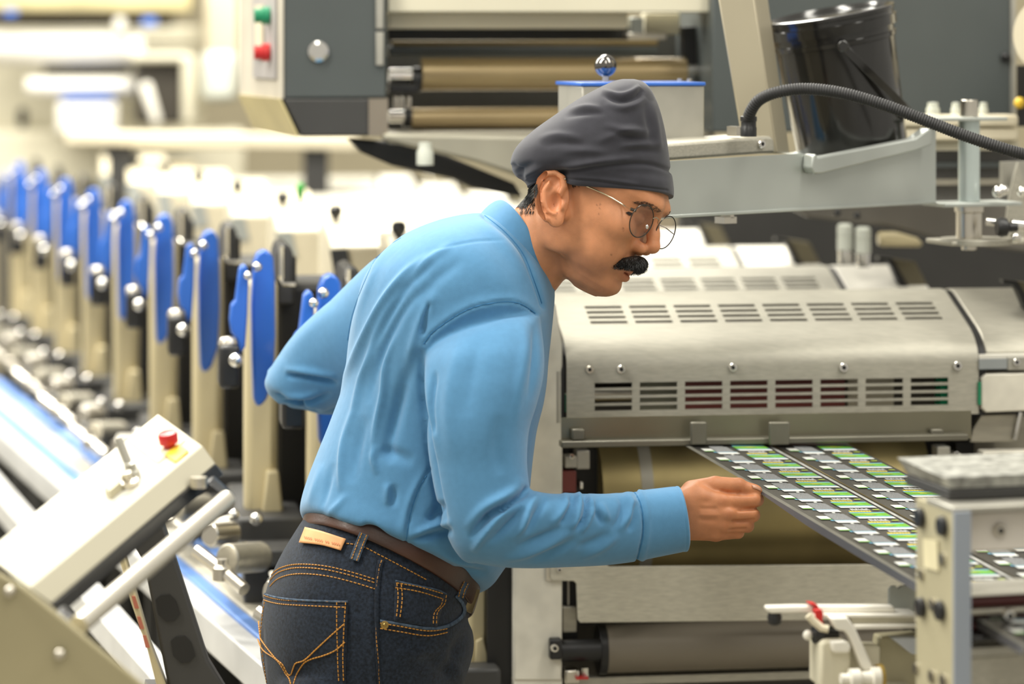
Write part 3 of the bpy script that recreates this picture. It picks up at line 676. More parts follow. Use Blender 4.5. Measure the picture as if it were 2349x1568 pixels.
MB().box(R, 0.20, 0.24, 0.03, 0.10, 0.0, cT-0.003).build('far_side_plate', SIDEM, fr_)
# speckled tray lying on the cross bar
tray = thing('speckled_tray', 'speckled grey tray lying on the delivery frame cross bar', 'tray', tuple(R.w(0.12, 0.04, cT)))
SPK = mat('speckled grey film', (0.34, 0.34, 0.31, 1), 0.3, 0.1, 0.55, 60)
c0 = cT+0.0045
MB().box(R, R.px(2212, 1140, 0)[0], 0.24, 0.04, 0.16, c0, c0+0.012).build('tray_base', ANTH, tray, bevel=0.002)
q0 = [R.w(R.px(2216, 1140, 0)[0], 0.04, c0+0.0125), R.w(0.24, 0.04, c0+0.0125), R.w(0.24, 0.16, c0+0.0125), R.w(R.px(2216, 1140, 0)[0], 0.16, c0+0.0125)]
q1 = [R.w(R.px(2196, 1100, 0)[0], 0.036, c0+0.026), R.w(0.245, 0.036, c0+0.026), R.w(0.245, 0.165, c0+0.03), R.w(R.px(2196, 1100, 0)[0], 0.165, c0+0.03)]
MB().hull(q0, q1).build('tray_film', SPK, tray, bevel=0.001)

# white gauge arm with red clip, below the web
G = Frame(1950, 3.50, 10.0)
arm = thing('gauge_arm', 'white gauge arm with a red clip below the web edge', 'machine arm', tuple(G.w(0, 0.05, 0)))
MB().ppoly(G, [(1757, 1394), (1762, 1391), (1828, 1389), (2050, 1389), (2056, 1404), (1840, 1405), (1770, 1407), (1762, 1403)], 0.0, 0.014).build('upper_bar', WHITE, arm, bevel=0.002)
MB().ppoly(G, [(1868, 1408), (2110, 1409), (2110, 1416), (1868, 1416)], -0.01, 0.03).build('lower_bar', WHITE, arm, bevel=0.001)
MB().ppoly(G, [(1950, 1416), (2110, 1416), (2110, 1436), (1960, 1442)], -0.004, 0.03).build('lower_bar_web', IVORY, arm)
MB().ppoly(G, [(1960, 1433), (2110, 1432), (2110, 1440), (1962, 1443)], -0.014, 0.03).build('lower_bar_flange', WHITE, arm, bevel=0.001)
MB().ppoly(G, [(1870, 1398), (1886, 1398), (1889, 1408), (1887, 1424), (1891, 1433), (1874, 1430), (1872, 1415)], -0.014, 0.0).build('red_clip', RED, arm, bevel=0.001)
MB().ppoly(G, [(1855, 1383), (1872, 1384), (1880, 1393), (1868, 1392)], -0.004, 0.012).build('red_clip_tail', RED, arm, bevel=0.001)
MB().lathe(G.w(*(lambda q: (q[0], 0.01, q[1]))(G.px(1777, 1432, 0.01))), (0, 0, 1), [(0, .005), (.002, .0075), (.009, .0085), (.014, .007), (.014, 0)], 16).build('black_foot', BLACKP, arm)
a_, c_ = G.px(1862, 1455, 0.0)
MB().lathe(G.w(a_, 0, c_), G.ea, [(0, .006), (.002, .010), (.012, .0115), (.016, .009), (.030, .009), (.030, 0)], 18).build('black_knob', BLACKP, arm)
MB().ball(G.w(G.px(1853, 1456, 0)[0], 0, G.px(1853, 1456, 0)[1]), 0.006, 12).build('knob_tip', WHITE, arm)
MB().tube([P(1854, 1410, 3.47), P(1866, 1424, 3.47), P(1885, 1440, 3.47), P(1900, 1442, 3.47)], 0.0045, 10).build('cream_lever', CREAM, arm)
MB().ppoly(G, [(1905, 1417), (1945, 1415), (1962, 1440), (2004, 1530), (2000, 1538), (1980, 1538), (1950, 1462), (1940, 1448), (1920, 1445)], -0.03, -0.012).build('white_lever', WHITE, arm, bevel=0.003)
MB().ppoly(G, [(1882, 1480), (1890, 1468), (1935, 1466), (1953, 1478), (1953, 1560), (1953, 1580), (1882, 1580)], -0.02, 0.03).build('ivory_block', IVORY, arm, bevel=0.004)
MB().ppoly(G, [(1905, 1470), (1940, 1468), (1954, 1480), (1950, 1498), (1912, 1498)], -0.03, -0.018).build('white_pad', WHITE, arm, bevel=0.003)
MB().ppoly(G, [(1950, 1480), (2020, 1482), (2016, 1580), (1950, 1580)], 0.0, 0.03).build('ivory_block_side', IVORY, arm, bevel=0.002)
MB().ppoly(G, [(2020, 1462), (2110, 1455), (2110, 1580), (2005, 1580)], 0.02, 0.05).build('khaki_plate', SIDEM, arm, bevel=0.002)
MB().ppoly(G, [(2044, 1462), (2105, 1462), (2110, 1500), (2092, 1500)], 0.005, 0.02).build('blue_white_wedge', mat('pale blue plate', (0.62, 0.66, 0.72, 1), 0.4, 0.2), arm, bevel=0.001)
MB().lathe(G.w(*(lambda q: (q[0], -0.04, q[1]))(G.px(1928, 1556, -0.04))), G.ea, [(0, .006), (.010, .006), (.011, .011), (.022, .011), (.024, .007), (.036, .008), (.037, .012), (.046, .012), (.046, 0)], 16).build('white_thumbscrew', WHITE, arm)
MB().lathe(G.w(*(lambda q: (q[0], -0.03, q[1]))(G.px(2012, 1555, -0.03))), G.ea, [(0, .016), (.006, .016), (.006, 0)], 20).build('brass_washer', mat('amber washer', (0.50, 0.34, 0.08, 1), 0.4, 0.4), arm)
MB().ppoly(G, [(2040, 1352), (2046, 1345), (2056, 1344), (2061, 1350), (2068, 1344), (2110, 1342), (2110, 1410), (2040, 1410)], 0.03, 0.036).build('zinc_bracket', GALV, arm)
MB().box(G, G.px(1895, 1500, 0)[0], G.px(2090, 1500, 0)[0], 0.0, 0.05, 0.0, G.px(1950, 1575, 0)[1]).build('pedestal', IVORY, arm, bevel=0.003)

# ================================================================= left foreground: tilted control console
CT = [P(362, 947, 3.62), P(464, 1021, 3.50), P(66, 1347, 3.16), P(-40, 1268, 3.28)]
CB = [P(400, 1000, 3.62), P(496, 1064, 3.50), P(119, 1386, 3.16), P(20, 1310, 3.28)]
con = thing('control_console', 'tilted cream control console with red emergency stop and grab bar, left foreground', 'control panel', tuple(P(330, 1400, 3.35)))
CONM = mat('light console enamel', (0.46, 0.43, 0.33, 1), 0.4, 0, 0.02, 5)
CONF = mat('white membrane panel', (0.62, 0.60, 0.53, 1), 0.35, 0, 0.02, 4)
MB().hull(CT, CB).build('console_box', CONM, con, bevel=0.002)
cu = (CT[1]-CT[0]); cv = (CT[3]-CT[0]); cn = cv.cross(cu).normalized()
if cn.z < 0: cn = -cn
def C(u, v, h=0.0): return CT[0]+cu*u+cv*v+cn*h
def cq(name, mt, u0, v0, u1, v1, h0=0.0, h1=0.0015, bevel=0.0005):
    return MB().hull([C(u0, v0, h0), C(u1, v0, h0), C(u1, v1, h0), C(u0, v1, h0)], [C(u0, v0, h1), C(u1, v0, h1), C(u1, v1, h1), C(u0, v1, h1)]).build(name, mt, con, bevel=bevel)
cq('end_panel', mat('khaki end panel', (0.62, 0.58, 0.42, 1), 0.45), 0.05, 0.03, 0.74, 0.20)
cq('membrane_panel', CONF, 0.04, 0.22, 0.80, 0.86)
cq('grey_end_panel', mat('greenish grey panel', (0.52, 0.55, 0.48, 1), 0.45), 0.05, 0.88, 0.95, 0.985)
cq('legend_strip', CONF, 0.84, 0.24, 0.97, 0.98)
for i in range(6): cq('strip_key', mat('pale grey key', (0.60, 0.58, 0.50, 1), 0.5), 0.875, 0.55+0.065*i, 0.92, 0.575+0.065*i, 0.0015, 0.0025, 0)
cq('yellow_legend', YELLOW, 0.72, 0.07, 0.95, 0.15, 0.0, 0.003)
es = C(0.66, 0.105, 0.0)
MB().lathe(es, cn, [(0, .007), (.006, .007), (.007, .011), (.016, .0115), (.019, .010), (.020, .005), (.0205, 0)], 24).build('emergency_stop', RED, con)
MB().lathe(C(0.66, 0.33), cn, [(0, .010), (.010, .010), (.012, .007), (.020, .007), (.0205, 0)], 16).build('joystick_base', ALU, con)
MB().tube([C(0.66, 0.33, 0.01), C(0.52, 0.34, 0.045)], 0.005, 10).build('joystick', ALU, con)
MB().lathe(C(0.72, 0.37), cn, [(0, .012), (.008, .012), (.009, .006), (.018, .006), (.0185, 0)], 16).build('selector_switch', NICKEL, con)
cq('switch_plate', mat('khaki switch plate', (0.50, 0.46, 0.32, 1), 0.5), 0.60, 0.40, 0.72, 0.47, 0.0015, 0.012)
# black underframe, brackets and bar
U0 = [CB[1], CB[2]]
MB().hull([CB[0], CB[1], CB[2], CB[3]], [p+Vector((0.008, 0.01, -0.014)) for p in CB]).build('underframe', BLACKP, con, bevel=0.002)
b0 = P(520, 1145, 3.44); b1 = P(180, 1434, 3.10)
MB().cyl(b0, b1, 0.0105, None, 24).build('grab_bar', mat('satin aluminium bar', (0.78, 0.74, 0.64, 1), 0.32, 0.75, 0.02), con)
def brk(q, s0, s1, nm):
    MB().hull([q[0]-s0, q[0]+s0, q[0]+s0+s1, q[0]-s0+s1], [q[1]-s0, q[1]+s0, q[1]+s0+s1, q[1]-s0+s1]).build(nm, BLACKP, con, bevel=0.003)
dirb = (b1-b0).normalized()*0.008; dp = Vector((0, 0.02, 0))
brk((P(478, 1098, 3.46), P(532, 1148, 3.44)), dirb, dp, 'bar_bracket')
brk((P(133, 1398, 3.13), P(186, 1448, 3.10)), dirb, dp, 'bar_bracket')
MB().lathe(P(455, 1118, 3.44), (0, 0, 1), [(0, .010), (.012, .010), (.013, 0)], 14).build('bracket_nut', NICKEL, con)
# console stand: dark side plate with two slots, pale edge strip
SD = Frame(400, 3.75, 5.0)
MB().ppoly(SD, [(318, 1180), (345, 1172), (372, 1190), (402, 1280), (478, 1515), (530, 1600), (390, 1600), (330, 1290), (285, 1215)], 0.0, 0.03).build('stand_plate', ANTH, con, bevel=0.004)
for x, y in ((383, 1395), (418, 1490)):
    MB().ppoly(SD, [(x-26, y-20), (x-14, y-30), (x+6, y-32), (x+20, y-18), (x+30, y+14), (x+18, y+28), (x-2, y+30), (x-20, y+14)], -0.002, 0.0).build('stand_slot', BLACK, con)
MB().ppoly(SD, [(268, 1262), (282, 1260), (345, 1480), (392, 1600), (366, 1600), (338, 1490), (300, 1380)], -0.006, 0.03).build('stand_edge', CREAM_D, con, bevel=0.002)
for i, (x, y) in enumerate(((306, 1385), (318, 1432), (331, 1475))):
    MB().ppoly(SD, [(x-4, y-18), (x+4, y-18), (x+13, y+10), (x+3, y+10)], -0.008, -0.006).build('red_mark', mat('faded red mark', (0.50, 0.16, 0.10, 1), 0.5), con)
MB().box(SD, SD.px(330, 1500, 0)[0], SD.px(500, 1500, 0)[0], 0.0, 0.05, 0.0, SD.px(430, 1575, 0)[1]).build('stand_leg', ANTH, con)
# olive guard sheet under the console
guard = MB().hull([P(-90, 1260, 3.05), P(60, 1346, 3.05), P(130, 1402, 3.05), P(345, 1580, 3.05), P(345, 1640, 3.05), P(-90, 1640, 3.05)],
                  [P(-90, 1260, 3.09), P(60, 1346, 3.09), P(130, 1402, 3.09), P(345, 1580, 3.09), P(345, 1640, 3.09), P(-90, 1640, 3.09)])
gt = thing('guard_sheet', 'olive beige guard sheet below the console in the bottom left corner', 'guard', tuple(P(100, 1500, 3.07)))
guard.build('sheet', OLIVE, gt, bevel=0.004)
for x, y in ((22, 1356), (137, 1500)): MB().ball(P(x, y, 3.045), 0.006, 12).build('sheet_rivet', NICKEL, gt)
MB().hull([P(-90, 1630, 3.05), P(345, 1630, 3.05), P(345, 1630, 3.09), P(-90, 1630, 3.09)], [Vector((P(x, 0, z).x, z, 0.0)) for x, z in ((-90, 3.05), (345, 3.05), (345, 3.09), (-90, 3.09))]).build('sheet_foot', OLIVE, gt)

# ================================================================= rails along the operator side
def rail(name, label, pa, pb, w, hgt, mts, parent=None):
    """straight rail from pa to pb; top split in stripes"""
    t = thing(name, label, 'rail', tuple((pa+pb)/2), 'rails along the press')
    d = (pb-pa).normalized(); sx = d.cross(Vector((0, 0, 1))).normalized()
    if sx.x < 0: sx = -sx
    s = 0.0
    for nm, ww, h0, mt in mts:
        q = [pa+sx*s, pa+sx*(s+ww), pb+sx*(s+ww), pb+sx*s]; s += ww
        MB().hull([p+Vector((0, 0, h0-hgt)) for p in q], [p+Vector((0, 0, h0)) for p in q]).build(nm, mt, t, bevel=0.003)
    for p in (pa.lerp(pb, 0.2), pa.lerp(pb, 0.75)):
        m_ = MB(); a = p+sx*0.02; m_.hull([Vector((a.x-.02, a.y-.02, 0)), Vector((a.x+.02, a.y-.02, 0)), Vector((a.x+.02, a.y+.02, 0)), Vector((a.x-.02, a.y+.02, 0))],
            [Vector((a.x-.02, a.y-.02, p.z-hgt)), Vector((a.x+.02, a.y-.02, p.z-hgt)), Vector((a.x+.02, a.y+.02, p.z-hgt)), Vector((a.x-.02, a.y+.02, p.z-hgt))])
        m_.build('rail_post', ANTH, t)
    return t
RW = mat('white rail enamel', (0.56, 0.56, 0.55, 1), 0.35)
rail('guide_rail', 'blue and white guide rail running along the blue handled units', P(-120, 890, 6.9), P(640, 1560, 4.05), 0.1, 0.05,
     [('white_strip', 0.036, 0.0, RW), ('blue_strip', 0.022, 0.004, BLUE_L), ('cream_strip', 0.04, 0.008, mat('cream rail strip', (0.55, 0.51, 0.41, 1), 0.35)), ('blue_edge', 0.022, 0.02, BLUE_L)])
rail('guide_rail', 'narrow white guide rail nearest the console', P(-120, 1010, 6.3), P(420, 1640, 3.9), 0.05, 0.04, [('white_strip', 0.045, 0.0, RW)])
# ================================================================= overhead station
K = Frame(890, 4.75, 8.0)
st = thing('overhead_cabinet', 'slate grey control cabinet with switch panel above the row, left of the rollers', 'cabinet', tuple(K.w(-0.1, 0.1, 1.5)))
aK0 = K.px(651, 200, 0)[0]; aK1 = K.px(888, 200, 0)[0]; cK = K.px(770, 312, 0)[1]; cK2 = K.px(770, 226, 0)[1]
DD = Vector((-0.264, 0.9645, 0))
def kd(a, b, c): return K.w(a, 0, c)+DD*b
MB().hull([kd(aK0, 0, cK2), kd(aK1, 0, cK2), kd(aK1, .36, cK2), kd(aK0, .36, cK2)], [kd(aK0, 0, 2.3), kd(aK1, 0, 2.3), kd(aK1, .36, 2.3), kd(aK0, .36, 2.3)]).build('cabinet_body', DKGREY, st, bevel=0.004)
MB().hull([kd(aK0, 0, cK2), kd(aK1, 0, cK2), kd(aK1, 0.36, cK2), kd(aK0, 0.36, cK2)], [kd(K.px(692, 310, 0)[0], 0, cK), kd(aK1, 0, cK), kd(aK1, 0.36, cK), kd(K.px(692, 310, 0)[0], 0.36, cK)]).build('cabinet_skirt', ANTH, st, bevel=0.003)
# switch side panel on the left face
def lf(b, c, o=0.0): return kd(aK0-o, b, c)
zt = 2.3
MB().hull([lf(0, cK2), lf(.36, cK2), lf(.36, zt), lf(0, zt)], [lf(0, cK2, .004), lf(.36, cK2, .004), lf(.36, zt, .004), lf(0, zt, .004)]).build('side_panel', mat('pale lilac grey panel', (0.52, 0.48, 0.40, 1), 0.45), st)
aS = K.px(692, 310, 0)[0]
MB().hull([kd(aK0-.004, 0, cK2), kd(aK0-.004, .36, cK2), kd(aS-.004, .36, cK), kd(aS-.004, 0, cK)], [kd(aK0-.008, 0, cK2), kd(aK0-.008, .36, cK2), kd(aS-.008, .36, cK), kd(aS-.008, 0, cK)]).build('sloping_panel', mat('straw panel', (0.55, 0.47, 0.24, 1), 0.45), st)
z = lambda y, Z=4.8: CH-(y-HY)/F*Z
MB().hull([lf(.03, z(180), .005), lf(.22, z(180), .005), lf(.22, z(-30), .005), lf(.03, z(-30), .005)], [lf(.03, z(180), .008), lf(.22, z(180), .008), lf(.22, z(-30), .008), lf(.03, z(-30), .008)]).build('switch_plate', mat('lilac grey plate', (0.36, 0.34, 0.33, 1), 0.5), st)
MB().hull([lf(.12, z(135), .009), lf(.18, z(135), .009), lf(.18, z(10), .009), lf(.12, z(10), .009)], [lf(.12, z(135), .012), lf(.18, z(135), .012), lf(.18, z(10), .012), lf(.12, z(10), .012)]).build('legend_card', CREAM, st)
for y, mt in ((36, GREEN), (120, RED)):
    MB().lathe(lf(.075, z(y), .008), -K.ea, [(0, .014), (.012, .014), (.013, .011), (.024, .011), (.0245, 0)], 18).build('push_button', mt, st)
a, c = K.px(730, 118, 0); MB().lathe(K.w(a, 0, c), -K.eb, [(0, .016), (.004, .016), (.005, .012), (.007, .012), (.0075, 0)], 24).build('cabinet_lock', CHROME, st)
for y0, y1 in ((-20, 66), (74, 150)): MB().pbox(K, 863, y0, 880, y1, -0.006, 0.0).build('door_hinge', ALU, st, bevel=0.001)
MB().pbox(K, 846, 226, 890, 312, -0.004, 0.0).build('corner_trim', mat('brown steel trim', (0.28, 0.24, 0.19, 1), 0.4, 0.5), st)

rs = thing('roller_station', 'overhead station with tan rollers between the two grey cabinets', 'roller station', tuple(K.w(0.25, 0.1, 1.5)))
kp = lambda name, mt, x0, y0, x1, y1, b0, b1, bevel=0.002: MB().pbox(K, x0, y0, x1, y1, b0, b1).build(name, mt, rs, bevel=bevel)
kp('white_beam', IVORY, 890, -60, 1628, 28, 0.02, 0.10)
kp('lower_white_beam', CREAM, 892, 30, 1440, 66, 0.06, 0.16)
kp('beam_shadow_gap', BLACK, 890, 60, 1460, 92, 0.16, 0.18)  # black strip stands in for the shade under the beam
kp('dark_back_panel', mat('dim slate panel', (0.055, 0.055, 0.05, 1), 0.5), 886, 60, 1636, 310, 0.30, 0.32)
kp('brown_slat', mat('brown slat', (0.15, 0.105, 0.03, 1), 0.5), 900, 93, 1510, 106, 0.20, 0.22)
kp('grey_bar', DKGREY, 892, 106, 1510, 128, 0.20, 0.24)
def krod(name, mt, x0, x1, y, b, r, n=32):
    mb = MB(); cyl_a(mb, K, x0, x1, y, b, r, n); return mb.build(name, mt, rs, bevel=0.001)
krod('tan_roller', GOLDROLL, 965, 1572, 170, 0.12, 0.0265, 40)
krod('roller_journal', CHROME, 892, 950, 174, 0.12, 0.012); krod('roller_collar', BLACKP, 945, 966, 182, 0.12, 0.020)
krod('roller_journal', CHROME, 1572, 1634, 160, 0.12, 0.009)
krod('tan_roller', GOLDROLL, 942, 1560, 272, 0.14, 0.018, 40)
krod('roller_journal', CHROME, 892, 928, 266, 0.13, 0.010); krod('roller_collar', BLACKP, 924, 944, 268, 0.14, 0.018)
kp('dark_bracket', BLACKP, 893, 195, 962, 212, 0.10, 0.14); kp('dark_bracket', BLACKP, 1568, 60, 1632, 150, 0.12, 0.16)
kp('small_clamp', NICKEL, 1440, 76, 1530, 92, 0.08, 0.12); kp('small_clamp', GALV, 1448, 40, 1476, 84, 0.10, 0.13)
kp('ivory_bracket', IVORY, 1480, 30, 1560, 80, 0.12, 0.16); kp('base_rail', STEEL_D, 890, 300, 1640, 330, 0.05, 0.14)
for x in (905, 918, 935): kp('adjuster_stud', NICKEL, x, 222, x+9, 250, 0.08, 0.10)
MB().ppoly(K, [(880, 305), (1230, 312), (1260, 400), (1200, 408), (1090, 372), (950, 340), (880, 322)], -0.02, 0.03).build('casting_arm', mat('pale stone casting', (0.36, 0.34, 0.27, 1), 0.5, 0.2), rs, bevel=0.006)
MB().lathe(P(975, 378, 4.66), (0, 0, 1), [(0, .013), (.02, .013), (.026, .010), (.034, .010), (.035, 0)], 16).build('milky_cap', MILK, rs)
MB().ppoly(K, [(800, 318), (960, 330), (1180, 420), (1200, 452), (1080, 430), (1040, 410), (900, 380), (830, 350)], 0.05, 0.10).build('dark_underframe', BLACK, rs, bevel=0.004)

rc = thing('side_cabinet', 'tall slate grey side cabinet behind the bucket', 'cabinet', tuple(K.w(0.8, 0.1, 1.5)))
K2 = Frame(1980, 4.85, 8.0)
MB().pbox(K2, 1634, -60, 2322, 302, 0.0, 0.3).build('cabinet_body', DKGREY, rc, bevel=0.003)
MB().pbox(K2, 2320, -60, 2330, 262, -0.006, 0.0).build('edge_trim', ALU, rc)
MB().ball(K2.w(K2.px(2306, 130, -.004)[0], -.004, K2.px(2306, 130, -.004)[1]), 0.008, 12).build('black_plug', BLACKP, rc)
cb = thing('cream_bar_unit', 'low cream bar housing behind the hinge tube', 'housing', tuple(P(2230, 330, 4.62)))
C2 = Frame(2200, 4.62, 8.0)
MB().pbox(C2, 2060, 264, 2338, 292, 0.0, 0.06).build('upper_bar', CREAM, cb, bevel=0.005)
MB().pbox(C2, 2060, 294, 2338, 325, 0.004, 0.06).build('lower_bar', CREAM, cb, bevel=0.005)
MB().pbox(C2, 2060, 326, 2338, 345, 0.02, 0.06).build('shadow_bar', IVORY, cb)
MB().pbox(C2, 2080, 345, 2420, 470, 0.05, 0.10).build('grey_support', mat('mid grey support', (0.17, 0.165, 0.155, 1), 0.45, 0.2), cb)
MB().pbox(C2, 2080, 372, 2420, 384, 0.03, 0.05).build('support_ledge', DKGREY, cb); MB().pbox(C2, 2080, 410, 2420, 424, 0.03, 0.05).build('support_ledge', STEEL_D, cb)
for x, r in ((2140, .010), (2192, .007), (2256, .007)): MB().lathe(C2.w(C2.px(x, 264, .02)[0], .02, C2.px(x, 266, .02)[1]), (0, 0, 1), [(0, r), (.012, r), (.013, r*.8), (.02, r*.8), (.021, 0)], 14).build('cap_nut', MILK, cb)
MB().box(C2, 0.14, 0.2, 0.06, 0.1, 0.0, C2.px(2200, 460, .06)[1]).build('support_leg', ANTH, cb)
rl = thing('cream_reel', 'cream reel edge cut off by the right border', 'reel', tuple(P(2400, 100, 4.6)))
MB().lathe(P(2420, 80, 4.55), Vector((0.25, 1, 0)), [(0, 0.02), (0, 0.062), (0.05, 0.062), (0.05, 0.02)], 40).build('reel_roll', CREAM, rl)
MB().cyl(P(2420, 80, 4.5), P(2420, 80, 4.85), 0.018).build('reel_shaft', BLACKP, rl)
MB().ball(P(2339, 236, 4.7), 0.009, 12).build('yellow_plug', YELLOW, rl)
MB().hull([P(2332, 150, 4.72), P(2420, 150, 4.72), P(2420, 290, 4.72), P(2332, 290, 4.72)], [P(2332, 150, 4.8), P(2420, 150, 4.8), P(2420, 290, 4.8), P(2332, 290, 4.8)]).build('dark_back_plate', BLACK, rl)
# ================================================================= far machines, upper left
FB = Frame(250, 9.0, 8.0)
far = thing('far_machine', 'blurred cream machine with long white rollers far behind, upper left', 'printing press', tuple(FB.w(0, 0.3, 0)))
fp = lambda name, mt, x0, y0, x1, y1, b0, b1, bevel=0.01: MB().pbox(FB, x0, y0, x1, y1, b0, b1).build(name, mt, far, bevel=bevel)
fp('top_beam', mat('straw beam', (0.60, 0.52, 0.28, 1), 0.5), -40, -40, 440, 26, 0.0, 0.2)
fp('dark_recess', mat('dim brown recess', (0.09, 0.075, 0.05, 1), 0.6), -40, 26, 400, 62, 0.25, 0.3)
def frod(name, mt, x0, x1, y, b, r):
    mb = MB(); cyl_a(mb, FB, x0, x1, y, b, r, 24); return mb.build(name, mt, far, bevel=0.004)
frod('white_roller', WHITE, -40, 330, 108, 0.1, 0.055); frod('white_roller', WHITE, 60, 310, 198, 0.05, 0.026)
fp('dark_recess', BLACK, 100, 150, 300, 172, 0.2, 0.25); fp('grey_panel', IVORY, -40, 60, 470, 330, 0.4, 0.5)
fp('white_cabinet', WHITE, 130, 236, 272, 306, -0.1, 0.2); fp('blue_trim', BLUE, 140, 228, 262, 236, -0.1, 0.2)
fp('dark_bin', mat('dark brown bin', (0.045, 0.038, 0.028, 1), 0.5), 312, 140, 420, 285, -0.2, 0.1); fp('bin_lid', IVORY, 300, 122, 436, 142, -0.25, 0.1)
fp('pale_post', IVORY, 418, 125, 448, 285, -0.25, 0.0)
MB().ppoly(FB, [(318, 195), (345, 186), (372, 280), (352, 290)], -0.3, -0.25).build('white_handle', WHITE, far, bevel=0.01)
fp('lamp_column', CREAM, 470, -40, 548, 200, 0.2, 0.4); fp('milky_tank', MILK, 466, 120, 545, 232, -0.4, -0.2, 0.02)
fp('blue_badge', BLUE, 326, 40, 360, 62, 0.0, 0.05); fp('blue_badge', BLUE, 8, 22, 40, 40, -0.02, 0.0)
fp('fork_post', WHITE, 262, 40, 288, 75, 0.0, 0.05); fp('dark_slot', BLACK, 40, 248, 62, 292, 0.3, 0.35)
fp('base_body', IVORY, -40, 300, 560, 420, 0.2, 0.5)
fp('base_foot', ANTH, 0, 420, 520, 900, 0.25, 0.45)
C3 = Frame(500, 7.6, 8.0)
lt = thing('cream_guide_beam', 'long cream beam crossing behind the row of white covers', 'beam', tuple(C3.w(0, 0.1, 1.3)))
MB().ppoly(C3, [(150, 300), (820, 312), (820, 345), (150, 332)], 0.0, 0.1).build('beam_face', CREAM, lt, bevel=0.006)
for x in (250, 700): MB().box(C3, C3.px(x, 300, 0)[0], C3.px(x, 300, 0)[0]+.06, 0.02, 0.08, 0.0, C3.px(x, 330, 0)[1]).build('beam_leg', ANTH, lt)
gl = thing('green_tap', 'small green tap handle standing on a white cover', 'tap', tuple(P(689, 470, 5.55)))
MB().lathe(P(689, 470, 5.55), (0, 0, 1), [(0, .004), (.010, .004), (.014, .007), (.034, .0085), (.040, .004), (.0405, 0)], 14).build('tap_handle', mat('leaf green plastic', (0.03, 0.36, 0.04, 1), 0.4), gl)
# ================================================================= the man
SKIN = mat('brown skin', (0.56, 0.245, 0.118, 1), 0.46, 0, 0.10, 60, bump=0.10, bscale=900, attr=True, spec=0.4)
for n_ in SKIN.node_tree.nodes:
    if n_.type == 'BSDF_PRINCIPLED':
        n_.inputs['Subsurface Weight'].default_value = 0.12; n_.inputs['Subsurface Radius'].default_value = (0.006, 0.002, 0.001); n_.inputs['Subsurface Scale'].default_value = 0.6
SHIRT = mat('sky blue jersey', (0.086, 0.243, 0.435, 1), 0.75, 0, 0.035, 120, bump=0.12, bscale=1500, sheen=0.25, spec=0.2)
SHIRT_S = mat('blue jersey seam', (0.05, 0.19, 0.38, 1), 0.8, 0, 0.05, 120, spec=0.2)
DENIM = mat('dark indigo denim', (0.013, 0.020, 0.034, 1), 0.75, 0, 0.55, 260, bump=0.5, bscale=1500, spec=0.2, sheen=0.12)
DENIM_E = mat('faded denim edge', (0.07, 0.10, 0.145, 1), 0.75, 0, 0.4, 150, bump=0.2, bscale=1400, spec=0.2)
THREAD = mat('orange stitching thread', (0.52, 0.235, 0.035, 1), 0.6, 0, 0.15, 200)
LEATHER = mat('brown belt leather', (0.052, 0.018, 0.008, 1), 0.42, 0, 0.45, 18, coat=0.12, bump=0.08, bscale=300)
CAPM = mat('charcoal cotton', (0.040, 0.040, 0.050, 1), 0.82, 0, 0.08, 60, bump=0.12, bscale=1500, sheen=0.2, spec=0.2)
HAIR = mat('black hair', (0.008, 0.007, 0.006, 1), 0.45, 0, 0.3, 80)

MAN_S = 0.98; FLOOR_M = CH-CH/MAN_S           # the man is drawn at 4 m, then stands a touch nearer
PX = 4.0/F                                   # metres to one picture pixel at the man's distance
man = thing('person', 'person in sky blue polo shirt, jeans and dark head wrap bending to touch the web', 'person', (P(850, 0, 4.05).x, 4.05, 0.0))

def mesh_np(me):
    v = np.empty(len(me.vertices)*3, np.float64); me.vertices.foreach_get('co', v); return v.reshape(-1, 3)
def normals_np(me):
    v = np.empty(len(me.vertices)*3, np.float32); me.vertices.foreach_get('normal', v); return v.reshape(-1, 3).astype(np.float64)
def npix(v):
    return np.stack([CX+v[:, 0]/v[:, 1]*F, HY+(CH-v[:, 2])/v[:, 1]*F], 1)
def add_obj(name, v, f, m_, parent=man, smooth=True, colors=None):
    off = Vector((0, 0, 0)); r = parent
    while r is not None: off += r.location; r = r.parent
    me = bpy.data.meshes.new(name); me.from_pydata([tuple(p) for p in (np.asarray(v)-np.array(off))], [], [tuple(int(i) for i in q) for q in f])
    for mm in (m_ if isinstance(m_, list) else [m_]): me.materials.append(mm)
    bm = bmesh.new(); bm.from_mesh(me); bmesh.ops.recalc_face_normals(bm, faces=bm.faces); bm.to_mesh(me); bm.free()
    if smooth: me.polygons.foreach_set('use_smooth', [True]*len(me.polygons))
    if colors is not None:
        at = me.color_attributes.new('tint', 'FLOAT_COLOR', 'POINT'); c4 = np.ones((len(me.vertices), 4), np.float32); c4[:, :3] = colors
        at.data.foreach_set('color', c4.ravel())
    o = bpy.data.objects.new(name, me); COL.objects.link(o); o.parent = parent
    return o

